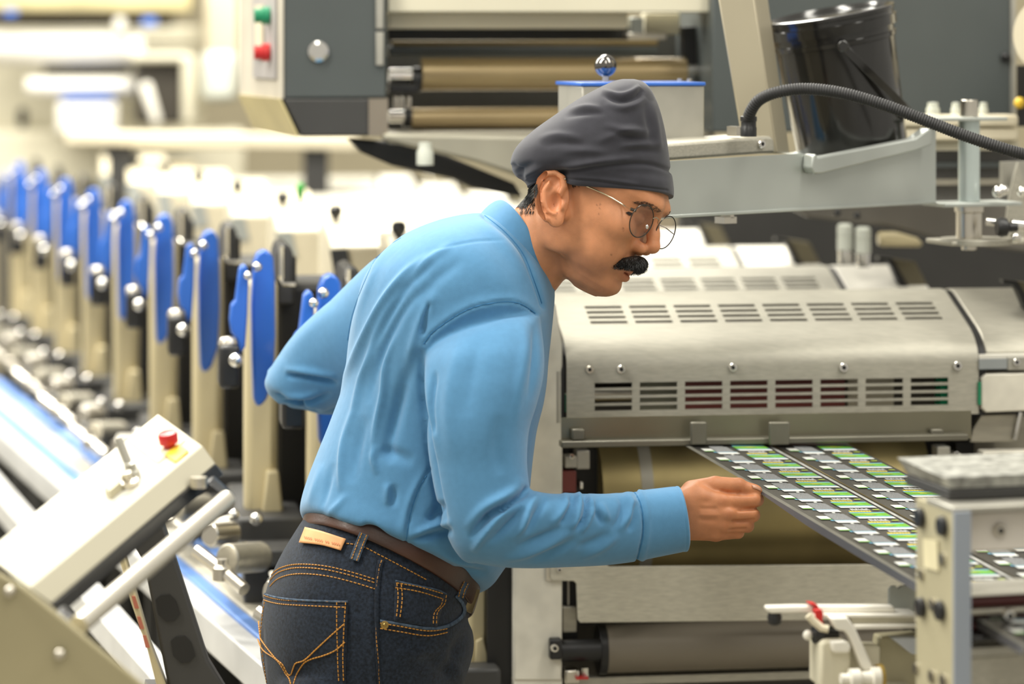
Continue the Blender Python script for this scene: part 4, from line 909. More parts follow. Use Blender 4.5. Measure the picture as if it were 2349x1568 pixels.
# ---- lofted tubes: each ring is given by its two outline points, its distance and its half depth
def ring(Lp, Rp, Z, dz, near=(0, 0), e=2.2, zl=0.0, zr=0.0):
    return dict(L=Lp, R=Rp, Z=Z, dz=dz, near=near, e=e, zl=zl, zr=zr)
def ring_pts(g, n, grow=0.0):
    Lw = np.array(P(g['L'][0], g['L'][1], g['Z']+g['zl'])); Rw = np.array(P(g['R'][0], g['R'][1], g['Z']+g['zr']))
    c = (Lw+Rw)/2; A = (Rw-Lw)/2; mx, my = (g['L'][0]+g['R'][0])/2, (g['L'][1]+g['R'][1])/2
    B = np.array(P(mx+g['near'][0], my+g['near'][1], g['Z']-g['dz']))-np.array(P(mx, my, g['Z']))
    if grow:
        A = A*(1+grow/np.linalg.norm(A)); B = B*(1+grow/np.linalg.norm(B))
    th = np.arange(n)*2*np.pi/n; ex = 2.0/g['e']
    cs = np.sign(np.cos(th))*np.abs(np.cos(th))**ex; sn = np.sign(np.sin(th))*np.abs(np.sin(th))**ex
    return c+np.outer(cs, A)+np.outer(sn, B)
def crom(arr, m_):
    arr = np.asarray(arr); k = len(arr); out = []
    for i in range(k-1):
        p0, p1, p2, p3 = arr[max(i-1, 0)], arr[i], arr[i+1], arr[min(i+2, k-1)]
        for j in range(m_):
            t = j/m_; out.append(0.5*((2*p1)+(p2-p0)*t+(2*p0-5*p1+4*p2-p3)*t*t+(3*p1-p0-3*p2+p3)*t**3))
    out.append(arr[-1]); return np.asarray(out)
def loft(rings, n=72, m_=6, grow=0.0, caps=True):
    R_ = crom([ring_pts(g, n, grow) for g in rings], m_); k = len(R_)
    v = R_.reshape(-1, 3); f = []
    for i in range(k-1):
        for j in range(n): f.append((i*n+j, i*n+(j+1) % n, (i+1)*n+(j+1) % n, (i+1)*n+j))
    if caps: f += [tuple(range(n-1, -1, -1)), tuple(range((k-1)*n, k*n))]
    return v, f
def fuse(parts, voxel, smooth_it=3):
    """one skin round several closed tubes"""
    vs = []; fs = []
    for v, f in parts:
        o = sum(len(q) for q in vs); vs.append(np.asarray(v)); fs += [tuple(i+o for i in q) for q in f]
    me = bpy.data.meshes.new('tmp'); me.from_pydata([tuple(p) for p in np.concatenate(vs)], [], fs)
    bm = bmesh.new(); bm.from_mesh(me); bmesh.ops.recalc_face_normals(bm, faces=bm.faces); bm.to_mesh(me); bm.free()
    ob = bpy.data.objects.new('tmp', me); COL.objects.link(ob)
    md = ob.modifiers.new('r', 'REMESH'); md.mode = 'VOXEL'; md.voxel_size = voxel
    if smooth_it:
        ms = ob.modifiers.new('s', 'SMOOTH'); ms.factor = 0.5; ms.iterations = smooth_it
    dg = bpy.context.evaluated_depsgraph_get(); me2 = bpy.data.meshes.new_from_object(ob.evaluated_get(dg))
    bpy.data.objects.remove(ob); bpy.data.meshes.remove(me)
    return me2
def seg_dist(pts, poly):
    """distance to a polyline in the picture plane and the place along it"""
    best = np.full(len(pts), 1e9); tt = np.zeros(len(pts)); side = np.zeros(len(pts)); n = len(poly)-1
    for i in range(n):
        a = np.array(poly[i], float); b = np.array(poly[i+1], float); d = b-a; L2 = d@d
        t = np.clip(((pts-a)@d)/L2, 0, 1); q = a+t[:, None]*d; r = np.hypot(pts[:, 0]-q[:, 0], pts[:, 1]-q[:, 1])
        m_ = r < best; best[m_] = r[m_]; tt[m_] = (i+t[m_])/n
        sd = ((pts-a)[:, 0]*d[1]-(pts-a)[:, 1]*d[0]); side[m_] = np.sign(sd[m_])
    return best, tt, side
def sculpt(me, strokes, zmin=-9, zmax=99, facing=0.25):
    """press folds and seams into the cloth: (polyline, width in px, depth in mm)"""
    v = mesh_np(me); off = v*0; nr = normals_np(me); pp = npix(v)
    ok = (nr[:, 1] < facing) & (v[:, 1] > zmin) & (v[:, 1] < zmax)
    for st_ in strokes:
        poly, w, amp = st_[:3]; endfade = st_[3] if len(st_) > 3 else True
        xs = [p[0] for p in poly]; ys = [p[1] for p in poly]; g = w*3.2
        idx = np.where(ok & (pp[:, 0] > min(xs)-g) & (pp[:, 0] < max(xs)+g) & (pp[:, 1] > min(ys)-g) & (pp[:, 1] < max(ys)+g))[0]
        if not len(idx): continue
        sm = crom([(float(x), float(y)) for x, y in poly], 4) if len(poly) > 2 else poly
        d, t, _ = seg_dist(pp[idx], sm)
        k = np.exp(-(d/w)**2)
        if endfade: k = k*(np.sin(np.pi*np.clip(t, 0.0, 1.0))**1.2 if w >= 7 else np.clip(np.sin(np.pi*np.clip(t, 0.0, 1.0))*1.6, 0.0, 1.0))
        off[idx] += nr[idx]*(k*amp*(1.75 if w >= 7 else (1.25 if w > 4.5 else 1.0))*0.001)[:, None]
    me.vertices.foreach_set('co', (v+off).astype(np.float32).ravel()); me.update()

# ------------------------------------------------------------- shirt
NB = (0, -16)
torso = [ring((1176, 520), (1262, 628), 4.04, .050, (10, -6)), ring((1130, 492), (1272, 668), 4.04, .085, (6, -4)), ring((1075, 490), (1270, 715), 4.04, .125, (0, -5)),
         ring((1000, 508), (1264, 775), 4.05, .165, NB), ring((925, 540), (1258, 830), 4.06, .185, NB), ring((868, 585), (1254, 880), 4.06, .185, NB),
         ring((832, 640), (1246, 930), 4.06, .18, NB), ring((808, 720), (1232, 985), 4.06, .172, NB), ring((797, 800), (1224, 1040), 4.06, .165, NB),
         ring((789, 875), (1218, 1095), 4.06, .16, NB), ring((760, 960), (1212, 1155), 4.06, .157, NB), ring((728, 1040), (1198, 1220), 4.06, .157, NB),
         ring((703, 1105), (1176, 1275), 4.06, .16, NB), ring((690, 1152), (1152, 1312), 4.06, .165, (0, -24)), ring((689, 1177), (1132, 1338), 4.06, .165, (0, -34)),
         ring((700, 1190), (1108, 1352), 4.06, .158, (0, -40)), ring((730, 1200), (1080, 1352), 4.06, .145, (0, -44))]
rarm = [ring((1060, 735), (1190, 700), 3.99, .05, (0, 0)), ring((1005, 770), (1232, 722), 3.95, .085, (0, 0)), ring((976, 810), (1247, 790), 3.92, .095), ring((970, 870), (1247, 860), 3.90, .092),
        ring((970, 940), (1232, 925), 3.885, .085), ring((975, 1010), (1214, 985), 3.875, .078), ring((985, 1080), (1209, 1050), 3.87, .072), ring((1000, 1150), (1212, 1095), 3.865, .068),
        ring((1022, 1220), (1218, 1122), 3.86, .064), ring((1058, 1278), (1238, 1128), 3.86, .062), ring((1130, 1298), (1275, 1132), 3.865, .060), ring((1215, 1303), (1320, 1130), 3.875, .056),
        ring((1310, 1300), (1380, 1132), 3.89, .052), ring((1390, 1296), (1425, 1129), 3.905, .050), ring((1447, 1289), (1456, 1127), 3.918, .048, (8, 0)),
        ring((1475, 1284), (1468, 1124), 3.925, .047, (9, 0)), ring((1525, 1274), (1510, 1119), 3.935, .045, (11, 0)), ring((1574, 1264), (1553, 1114), 3.945, .044, (13, 0))]
larm = [ring((905, 560), (960, 900), 4.17, .07), ring((850, 600), (900, 900), 4.20, .075), ring((795, 652), (868, 905), 4.24, .075), ring((735, 712), (835, 915), 4.27, .073), ring((678, 768), (800, 925), 4.30, .070),
        ring((632, 825), (765, 935), 4.32, .066), ring((607, 875), (720, 945), 4.335, .062), ring((618, 908), (690, 880), 4.345, .05), ]
lfore = [ring((612, 850), (640, 920), 4.345, .05), ring((660, 815), (665, 938), 4.36, .055), ring((730, 830), (735, 950), 4.38, .055), ring((800, 850), (800, 950), 4.38, .050), ring((870, 880), (870, 960), 4.36, .045), ring((940, 920), (940, 990), 4.34, .04)]
VOX = 0.003
eb_ = MB(); eb_.ball(P(676, 874, 4.335), 0.0385, 24, (1.05, 1, 1.0))
sm_ = fuse([loft(torso), loft(rarm, 64), loft(larm, 48), loft(lfore, 48), (np.array([tuple(p) for p in eb_.v]), [tuple(q) for q in eb_.f])], VOX, 4)
FOLDS = [
    # shoulder and sleeve seams
    ([(972, 790), (990, 765), (1024, 738), (1060, 716), (1098, 701), (1157, 692), (1195, 697), (1231, 720)], 3.0, -2.6, False),
    ([(972, 790), (990, 765), (1024, 738), (1060, 716), (1098, 701), (1157, 692), (1195, 697), (1231, 720)], 16, 2.2, False),
    ([(924, 540), (868, 579), (835, 642), (806, 716), (792, 790), (786, 850)], 4, -3.0),
    ([(924, 548), (875, 590), (848, 650), (822, 720), (806, 800)], 9, 2.5),
    # yoke and collar base
    ([(985, 574), (1050, 560), (1100, 552), (1160, 550)], 3, -1.0),
    ([(1110, 494), (1160, 532), (1200, 580), (1225, 640), (1245, 700)], 5, -3.5, False),
    ([(1090, 500), (1140, 540), (1180, 590), (1208, 650)], 14, 2.5),
    # long folds down the back
    ([(987, 579), (930, 625), (880, 690), (835, 775), (802, 845), (776, 905)], 8, 4.5), ([(1000, 600), (948, 642), (900, 705), (855, 790), (820, 865)], 9, -4.5),
    ([(960, 640), (905, 690), (866, 760), (838, 840), (812, 940), (800, 1000)], 8, 4.2), ([(985, 650), (930, 705), (890, 775), (862, 850), (845, 930)], 10, -4.0),
    ([(1040, 560), (980, 600), (930, 660)], 9, 2.8), ([(1070, 590), (1000, 640), (955, 700)], 14, -2.5),
    ([(1000, 668), (972, 720), (945, 800), (930, 870)], 11, 3.2), ([(985, 690), (975, 730), (968, 770)], 6, -5.0), ([(955, 800), (930, 870), (905, 950), (890, 1020)], 14, -3.5),
    ([(905, 760), (885, 830), (880, 900), (862, 980), (856, 1035)], 8, 4.0), ([(925, 880), (905, 960), (890, 1030), (905, 1060)], 15, -4.5),
    ([(809, 940), (790, 1010), (783, 1080), (782, 1130)], 8, 3.6), ([(840, 950), (818, 1030), (808, 1110)], 13, -3.6),
    ([(870, 1030), (900, 1040), (950, 1060)], 14, -3.5), ([(860, 1020), (856, 1050), (866, 1090)], 7, 3.0),
    ([(890, 1105), (888, 1130), (887, 1160)], 7, 3.2), ([(903, 1110), (905, 1135), (900, 1165)], 8, -3.0),
    ([(740, 1060), (722, 1120), (705, 1165)], 9, 2.2), ([(765, 1060), (750, 1120), (738, 1170)], 8, -2.2), ([(800, 1130), (770, 1165), (745, 1185)], 8, 2.0),
    # side seam and tuck
    ([(985, 1075), (958, 1127), (941, 1181), (931, 1245)], 3.0, -2.2, False), ([(976, 1075), (948, 1127), (929, 1181), (918, 1240)], 9, 2.0),
    ([(935, 1245), (985, 1228), (1040, 1215)], 7, -5.0), ([(940, 1232), (990, 1210), (1040, 1196)], 8, 3.0), ([(980, 1195), (1000, 1175), (1010, 1150)], 10, -4),
    ([(1000, 1262), (1050, 1285), (1090, 1295)], 8, 3.0), ([(1040, 1300), (1080, 1312), (1120, 1312)], 8, -3.5),
    ([(830, 1205), (860, 1215), (905, 1250)], 8, -3.0), ([(760, 1180), (800, 1200), (840, 1205)], 10, 2.5),
    # groove between sleeve and back
    ([(970, 795), (967, 850), (972, 920), (982, 1000), (996, 1090), (1014, 1170), (1035, 1235)], 7, -7.0), ([(985, 800), (984, 870), (990, 950), (1004, 1060)], 11, 3.0),
    ([(1000, 850), (990, 930), (996, 1000)], 6, -3.5),
    # upper sleeve
    ([(1060, 770), (1040, 850), (1030, 950), (1040, 1060)], 18, 2.5), ([(1110, 760), (1085, 850), (1070, 960)], 16, -2.2), ([(1200, 730), (1205, 800), (1190, 900), (1180, 1000)], 12, 2.2), ([(1225, 740), (1228, 820), (1212, 920)], 8, -3.2),
    ([(1150, 950), (1140, 1030), (1150, 1090)], 16, -2.2),
    # elbow
    ([(1210, 1114), (1203, 1132), (1170, 1156), (1120, 1184), (1076, 1236)], 6, -9.0), ([(1200, 1095), (1170, 1130), (1110, 1165), (1065, 1215)], 10, 4.0),
    ([(1190, 1150), (1140, 1190), (1100, 1240), (1085, 1268)], 8, 5.0), ([(1205, 1160), (1170, 1200), (1120, 1250)], 7, -5.5),
    ([(1238, 1126), (1214, 1166), (1200, 1205), (1170, 1240)], 8, 4.5), ([(1252, 1136), (1232, 1176), (1205, 1225)], 7, -4.0),
    ([(1290, 1130), (1300, 1150), (1285, 1180), (1262, 1205)], 8, 3.6), ([(1306, 1135), (1316, 1152), (1300, 1188), (1285, 1205)], 6, -4.5),
    ([(1326, 1128), (1330, 1150), (1322, 1190), (1306, 1214)], 6, 4.6), ([(1336, 1128), (1346, 1150), (1343, 1186), (1322, 1217)], 5.5, -6.5),
    ([(1352, 1135), (1358, 1165), (1348, 1195), (1330, 1222)], 6, 3.6),
    ([(1360, 1150), (1372, 1180), (1386, 1204)], 7, -3.4), ([(1378, 1150), (1388, 1178), (1398, 1195)], 8, 2.8),
    ([(1432, 1127), (1448, 1150), (1445, 1180), (1418, 1218)], 8, 3.6), ([(1416, 1130), (1430, 1155), (1424, 1190), (1400, 1215)], 8, -3.4), ([(1458, 1150), (1456, 1190), (1440, 1220)], 6, -3.0),
    ([(1321, 1212), (1262, 1246), (1195, 1272), (1150, 1282)], 9, 3.6), ([(1330, 1232), (1270, 1266), (1210, 1288)], 9, -3.2), ([(1300, 1205), (1240, 1232), (1180, 1256)], 8, -3.4),
    ([(1420, 1225), (1380, 1255), (1330, 1280)], 9, 2.6), ([(1400, 1220), (1360, 1242), (1320, 1256)], 9, -2.4),
    # cuff
    ([(1454, 1120), (1468, 1150), (1476, 1190), (1475, 1230), (1462, 1288)], 3.2, -3.2, False), ([(1464, 1120), (1480, 1150), (1487, 1190), (1486, 1230), (1473, 1288)], 5, 1.4, False),
]
sculpt(sm_, [q for q in FOLDS if q[1] >= 7], zmax=4.13)
def smooth_mesh(me, it):
    ob = bpy.data.objects.new('tmp', me); COL.objects.link(ob); ms = ob.modifiers.new('s', 'SMOOTH'); ms.factor = 0.5; ms.iterations = it
    dg = bpy.context.evaluated_depsgraph_get(); m2 = bpy.data.meshes.new_from_object(ob.evaluated_get(dg)); bpy.data.objects.remove(ob); return m2
sm_ = smooth_mesh(sm_, 1)
sculpt(sm_, [q for q in FOLDS if q[1] < 7], zmax=4.13)
sculpt(sm_, [([(655, 860), (705, 866), (775, 880)], 6, -7.0), ([(650, 848), (705, 852), (775, 864)], 8, 3.0), ([(651, 919), (694, 924), (720, 922), (760, 900)], 5, -6.0), ([(640, 905), (690, 910), (740, 896)], 7, 2.5),
              ([(640, 926), (694, 942), (740, 944)], 4, -5.0), ([(760, 690), (700, 760), (650, 820)], 20, 2.0)], zmin=4.1, zmax=4.6)
VS = mesh_np(sm_); FS = [tuple(p.vertices) for p in sm_.polygons]
shirt = add_obj('polo_shirt', VS, FS, SHIRT); shirt['label'] = 'sky blue long-sleeved polo shirt'
sb_ = BVHTree.FromPolygons([tuple(p) for p in VS], FS)
def seam(poly, r=0.0007, tree=None, m2=None, parent=None, nm='seam'):
    pts = []
    for x, y in crom([(float(a), float(b)) for a, b in poly], 10):
        d = Vector(((x-CX)/F, 1.0, -(y-HY)/F)).normalized(); h, n, i, dist = sb_.ray_cast(Vector((0, 0, CH)), d)
        if h is not None: pts.append(h-d*0.0002)
    if len(pts) > 3: MB().tube(pts, r, 6).build(nm, m2 or SHIRT_S, parent or shirt)
seam([(972, 788), (990, 764), (1024, 738), (1060, 716), (1098, 701), (1157, 692), (1195, 697), (1228, 718)])
seam([(978, 1090), (958, 1127), (941, 1181), (931, 1243)]); seam([(1455, 1127), (1469, 1152), (1476, 1190), (1475, 1230), (1463, 1281)])
seam([(1112, 494), (1160, 533), (1200, 582), (1225, 642), (1243, 695)]); seam([(920, 545), (870, 581), (838, 642), (810, 716), (797, 780)], 0.0005)
# cuff mouth: a turned edge round the wrist
cuff = [ring((1566, 1265), (1547, 1116), 3.944, .0440, (13, 0)), ring((1574, 1265), (1553, 1114), 3.945, .0444, (13, 0)), ring((1576, 1262), (1556, 1116), 3.946, .0434, (13, 0)), ring((1575, 1256), (1556, 1122), 3.946, .0405, (13, 0)), ring((1560, 1248), (1545, 1132), 3.944, .037, (13, 0))]
v, f = loft(cuff, 64, 4, caps=False); add_obj('cuff_edge', v, f, SHIRT, shirt)
# collar
def band(rings, n, m_, th0=0, th1=2*np.pi, closed=True):
    pass
col_o = [ring((1100, 492), (1252, 722), 4.05, .098, (4, 6)), ring((1112, 478), (1258, 708), 4.05, .094, (12, -6)), ring((1126, 466), (1262, 696), 4.05, .088, (20, -14)), ring((1138, 461), (1265, 688), 4.05, .083, (26, -20)),
         ring((1143, 464), (1264, 686), 4.05, .080, (27, -19)), ring((1146, 476), (1258, 690), 4.05, .077, (24, -12)), ring((1150, 500), (1250, 690), 4.05, .070, (16, -4))]
v, f = loft(col_o, 72, 5, caps=False); add_obj('collar', v, f, mat('blue ribbed knit', (0.085, 0.24, 0.43, 1), 0.8, 0, 0.03, 120, bump=0.15, bscale=1300, bstretch=(1, 1, 1), spec=0.2, sheen=0.25), shirt)
# open placket
m = MB(); m.hull([P(1252, 690, 4.02), P(1273, 697, 4.03), P(1256, 744, 4.03), P(1250, 728, 4.02)], [P(1252, 690, 4.05), P(1273, 697, 4.05), P(1256, 744, 4.05), P(1250, 728, 4.05)]); m.build('placket', SHIRT, shirt, bevel=0.002)
m = MB(); m.hull([P(1252, 704, 4.015), P(1264, 706, 4.015), P(1256, 732, 4.015), P(1250, 722, 4.015)], [P(1252, 704, 4.03), P(1264, 706, 4.03), P(1256, 732, 4.03), P(1250, 722, 4.03)]); m.build('placket_facing', BLACKP, shirt)
# ------------------------------------------------------------- jeans
NJ = (0, -44)
jr = [ring((716, 1178), (1078, 1352), 4.06, .138, NJ), ring((697, 1195), (1086, 1385), 4.06, .148, NJ), ring((678, 1222), (1078, 1405), 4.06, .155, (0, -40)), ring((645, 1275), (1072, 1420), 4.06, .165, (0, -30)), ring((617, 1335), (1076, 1432), 4.06, .174, (0, -18)),
      ring((602, 1395), (1086, 1455), 4.06, .178, (0, -8)), ring((596, 1450), (1086, 1490), 4.06, .178), ring((599, 1510), (1076, 1530), 4.06, .176), ring((612, 1568), (1058, 1575), 4.06, .172), ring((632, 1630), (1035, 1632), 4.06, .17)]
def leg(x0, x1, Z, dx):
    return [ring((x0, 1560), (x1, 1560), Z, .085), ring((x0+6, 1700), (x1-4, 1700), Z, .09), ring((x0+20+dx, 2000), (x1-30+dx, 2000), Z, .075), ring((x0+30+dx, 2250), (x1-60+dx, 2250), Z, .062), ring((x0+26+dx, 2500), (x1-58+dx, 2500), Z, .06), ring((x0+36+dx, 2980), (x1-70+dx, 2980), Z, .062)]
jm = fuse([loft(jr), loft(leg(640, 930, 3.975, 40), 48), loft(leg(720, 1010, 4.145, 60), 48)], 0.004, 4)
sculpt(jm, [([(868, 1290), (864, 1360), (862, 1440), (872, 1600)], 3.5, -2.0, False), ([(858, 1290), (853, 1360), (852, 1440), (862, 1600)], 6, 1.2, False),
            ([(1075, 1440), (1045, 1500), (1020, 1560)], 14, -5), ([(1020, 1500), (1050, 1540), (1040, 1590)], 12, 3), ([(960, 1500), (1000, 1520), (1030, 1560)], 16, -3),
            ([(900, 1490), (960, 1500), (1010, 1490)], 16, 2), ([(640, 1560), (720, 1530), (790, 1500)], 20, -2)], zmax=4.1)
jeans = add_obj('jeans', mesh_np(jm), [tuple(p.vertices) for p in jm.polygons], DENIM); jeans['label'] = 'dark indigo jeans with orange stitching'
jb = BVHTree.FromPolygons([tuple(p) for p in mesh_np(jm)], [tuple(p.vertices) for p in jm.polygons])
CAM0 = Vector((0, 0, CH))
def cast(tree, x, y, lift=0.0, fallback=None):
    d = Vector(((x-CX)/F, 1.0, -(y-HY)/F)).normalized(); h, n, i, dist = tree.ray_cast(CAM0, d)
    if h is None:
        if fallback is None: return None
        h, n, i, dist = tree.find_nearest(P(x, y, 4.02)); return h+n*lift
    if n.dot(d) > 0: n = -n
    return h+n*lift
def on(tree, poly, lift, dens=4):
    sm = crom([(float(x), float(y)) for x, y in poly], max(1, dens)) if len(poly) > 2 else np.array([np.array(poly[0])+(np.array(poly[1])-np.array(poly[0]))*i/10 for i in range(11)], float)
    out = []
    for x, y in sm:
        q = cast(tree, x, y, lift)
        if q is not None: out.append(q)
    return out
def resample(pts, step):
    acc = [0.0]
    for i in range(1, len(pts)): acc.append(acc[-1]+(pts[i]-pts[i-1]).length)
    out = []; j = 0; s_ = 0.0
    while s_ < acc[-1]-1e-6:
        while acc[j+1] < s_: j += 1
        out.append(pts[j].lerp(pts[j+1], (s_-acc[j])/max(1e-9, acc[j+1]-acc[j]))); s_ += step
    return out
def stitch(poly, parent, r=0.00075, dash=0.0042, gap=0.0013, lift=0.0006, tree=None, name='stitching'):
    pts = on(tree or jb, poly, lift)
    if len(pts) < 3: return
    ev = resample(pts, 0.0009); mb = MB(); k = max(2, int(round(dash/0.0009))); g = max(1, int(round(gap/0.0009))); i = 0
    while i+k < len(ev):
        mb.tube(ev[i:i+k+1:max(1, k//2)], r, 6); i += k+g
    if mb.v:
        o = mb.build(name, THREAD, parent); o['kind'] = 'stuff'; return o
def patch(top, bot, n, m_, lift, thick, name, mt, parent, tree=None):
    """cloth piece lying on the jeans between two outlines"""
    def samp(poly, k):
        sm = crom([(float(x), float(y)) for x, y in poly], 8) if len(poly) > 2 else np.array([poly[0], poly[1]], float)
        d = np.concatenate([[0], np.cumsum(np.hypot(*np.diff(sm, axis=0).T))]); t = np.linspace(0, d[-1], k)
        return np.stack([np.interp(t, d, sm[:, 0]), np.interp(t, d, sm[:, 1])], 1)
    A, B = samp(top, n), samp(bot, n); mb = MB(); vs = []; last = None
    for j in range(m_):
        for i in range(n):
            x, y = A[i]+(B[i]-A[i])*j/(m_-1); vs.append(cast(tree or jb, x, y, lift, True))
    mb.add(vs, [(j*n+i, j*n+i+1, (j+1)*n+i+1, (j+1)*n+i) for j in range(m_-1) for i in range(n-1)])
    return mb.build(name, mt, parent, solid=-thick, smooth=50)
# back yoke seam
for dy in (0, 8, 22): stitch([(620, 1322+dy), (640, 1304+dy), (680, 1294+dy), (740, 1297+dy), (800, 1310+dy), (866, 1330+dy)], jeans)
# back pocket
bp_ = patch([(604, 1364), (640, 1372), (700, 1378), (799, 1380)], [(616, 1590), (650, 1600), (700, 1604), (792, 1600)], 30, 26, 0.0012, 0.0012, 'back_pocket', DENIM, jeans)
patch([(603, 1358), (640, 1368), (700, 1374), (799, 1377)], [(603, 1363), (640, 1373), (700, 1379), (799, 1382)], 30, 3, 0.0022, 0.001, 'pocket_hem', DENIM_E, jeans)
pk = dict(lift=0.0026)
stitch([(604, 1364), (640, 1374), (700, 1378), (797, 1380)], jeans, **pk); stitch([(603, 1374), (640, 1384), (700, 1388), (797, 1392)], jeans, **pk)
stitch([(774, 1380), (774, 1440), (776, 1500), (778, 1566)], jeans, **pk); stitch([(794, 1380), (790, 1440), (788, 1500), (789, 1566)], jeans, **pk)
stitch([(611, 1380), (605, 1420), (602, 1460), (606, 1500), (616, 1566)], jeans, **pk)
thick = dict(r=0.0010, dash=0.0034, gap=0.0004, lift=0.0028)
stitch([(598, 1425), (601, 1455), (606, 1470), (636, 1508), (652, 1522), (668, 1549), (680, 1520), (700, 1512), (730, 1485), (762, 1455), (794, 1427)], jeans, **thick)
stitch([(596, 1465), (608, 1490), (640, 1513), (660, 1545), (672, 1572)], jeans, **thick); stitch([(792, 1471), (770, 1490), (740, 1502), (716, 1509), (698, 1520), (684, 1545), (676, 1572)], jeans, **thick)
# side seam
stitch([(876, 1284), (868, 1310), (863, 1345), (862, 1400), (864, 1470), (868, 1530), (872, 1590)], jeans, lift=0.0012)
patch([(866, 1284), (860, 1330), (858, 1400), (861, 1500), (866, 1580)], [(880, 1284), (873, 1330), (869, 1400), (871, 1500), (877, 1580)], 26, 3, 0.0008, 0.0008, 'side_seam', DENIM, jeans)
# waistband, coin pocket, front pocket edge
stitch([(695, 1228), (720, 1226), (760, 1236)], jeans); stitch([(795, 1246), (830, 1252), (870, 1272), (920, 1298), (980, 1330)], jeans)
patch([(906, 1332), (950, 1342), (1000, 1352), (1021, 1362)], [(903, 1424), (940, 1430), (980, 1436), (1000, 1438)], 16, 14, 0.0012, 0.0010, 'coin_pocket', DENIM, jeans)
patch([(906, 1330), (950, 1340), (1000, 1350), (1022, 1360)], [(906, 1334), (950, 1344), (1000, 1354), (1022, 1364)], 16, 2, 0.002, 0.0008, 'coin_pocket_hem', DENIM_E, jeans)
for pl in ([(908, 1337), (960, 1346), (1018, 1362)], [(906, 1348), (960, 1357), (1016, 1374)], [(909, 1338), (912, 1370), (908, 1420)], [(919, 1340), (921, 1375), (915, 1424)], [(1020, 1364), (1016, 1385), (1000, 1405), (998, 1434)], [(1012, 1372), (1008, 1388), (993, 1406), (991, 1434)]): stitch(pl, jeans, lift=0.0026)
patch([(872, 1420), (920, 1428), (980, 1437), (1020, 1433), (1050, 1416), (1060, 1400), (1056, 1385), (1042, 1368)], [(872, 1426), (920, 1434), (980, 1444), (1024, 1440), (1056, 1422), (1067, 1402), (1062, 1380), (1046, 1363)], 40, 3, 0.002, 0.0014, 'front_pocket_edge', DENIM_E, jeans)
stitch([(872, 1428), (920, 1436), (980, 1446), (1025, 1441)], jeans, lift=0.0016); stitch([(872, 1440), (920, 1448), (980, 1457), (1030, 1448)], jeans, lift=0.0016)
q = cast(jb, 882, 1432, 0.0)
MB().lathe(q, Vector((0.15, -1, 0)), [(0, .0052), (.002, .0052), (.0024, .004), (.0026, .0022), (.0034, .0016), (.0036, 0)], 18).build('rivet', mat('antique brass', (0.40, 0.27, 0.09, 1), 0.3, 1.0), jeans)
# belt, following the waist ring
wr = [ring((703, 1178), (1101, 1338), 4.06, .151, (0, -40)), ring((698, 1184), (1102, 1350), 4.06, .1535, (0, -43)), ring((692, 1205), (1094, 1382), 4.06, .157, (0, -52)), ring((688, 1220), (1086, 1403), 4.06, .1585, (0, -56)), ring((696, 1224), (1078, 1404), 4.06, .152, (0, -56))]
v, f = loft(wr, 96, 4, caps=False); belt = add_obj('belt', v, f, LEATHER); belt['label'] = 'brown leather belt'
bb = BVHTree.FromPolygons([tuple(p) for p in v], f)
m = MB(); m.hull([P(1080, 1345, 4.00), P(1102, 1352, 4.02), P(1082, 1408, 4.02), P(1064, 1400, 4.00)], [P(1080, 1345, 4.05), P(1102, 1352, 4.05), P(1082, 1408, 4.05), P(1064, 1400, 4.05)]); m.build('buckle', mat('aged brass buckle', (0.32, 0.25, 0.13, 1), 0.35, 0.9), belt, bevel=0.002)
def loop(pts, w, name='belt_loop'):
    mb = MB(); q = [min([h for h in (cast(bb, x, y, 0.001), cast(jb, x, y, 0.003, True)) if h is not None], key=lambda h: h.y) for x, y in pts]
    vs = []
    for i, p in enumerate(q):
        d = (q[min(i+1, len(q)-1)]-q[max(i-1, 0)]).normalized(); s_ = d.cross(Vector((0, -1, 0))).normalized()*w
        vs += [p-s_, p+s_, p+s_+Vector((0, -.0022, 0)), p-s_+Vector((0, -.0022, 0))]
    k = len(q); fs = [(4*i+j, 4*i+(j+1) % 4, 4*i+4+(j+1) % 4, 4*i+4+j) for i in range(k-1) for j in range(4)]
    mb.add(vs, fs+[(3, 2, 1, 0), (4*k-4, 4*k-3, 4*k-2, 4*k-1)]); o = mb.build(name, DENIM_E, jeans, bevel=0.0006)
    for sg in (-0.55, 0.55):
        mb = MB()
        for i in range(k-1):
            for tt in np.arange(0, 1, 0.34):
                d = (q[i+1]-q[i]); s_ = d.normalized().cross(Vector((0, -1, 0))).normalized()*w*sg
                a = q[i]+d*tt+s_+Vector((0, -.0026, 0)); mb.cyl(a, a+d*0.24, 0.0007, n=6)
        z_ = mb.build('stitching', THREAD, jeans); z_['kind'] = 'stuff'
    return o
loop([(836, 1224), (828, 1245), (820, 1266), (813, 1285)], 0.0062)
loop([(1068, 1334), (1060, 1350), (1052, 1368)], 0.005)
# leather maker's patch with worn print
pt = patch([(706, 1212), (740, 1220), (796, 1238)], [(692, 1247), (740, 1252), (784, 1264)], 14, 8, 0.0035, 0.0015, 'leather_patch', mat('tan leather patch', (0.72, 0.36, 0.15, 1), 0.6, 0, 0.06, 60), jeans)
mb = MB()
for i in range(17):
    if i in (4, 9, 12): continue
    x = 706+i*4.6; y = 1236+i*0.95
    a = cast(jb, x, y-2.2, 0.0066); b = cast(jb, x, y+2.2, 0.0066); c = cast(jb, x+2.8, y+2.4, 0.0066); d = cast(jb, x+2.8, y-1.8, 0.0066)
    if None not in (a, b, c, d): mb.add([a, b, c, d], [(0, 1, 2, 3)])
mb.build('worn_print', mat('faded red print', (0.60, 0.22, 0.09, 1), 0.7), jeans)['kind'] = 'stuff'
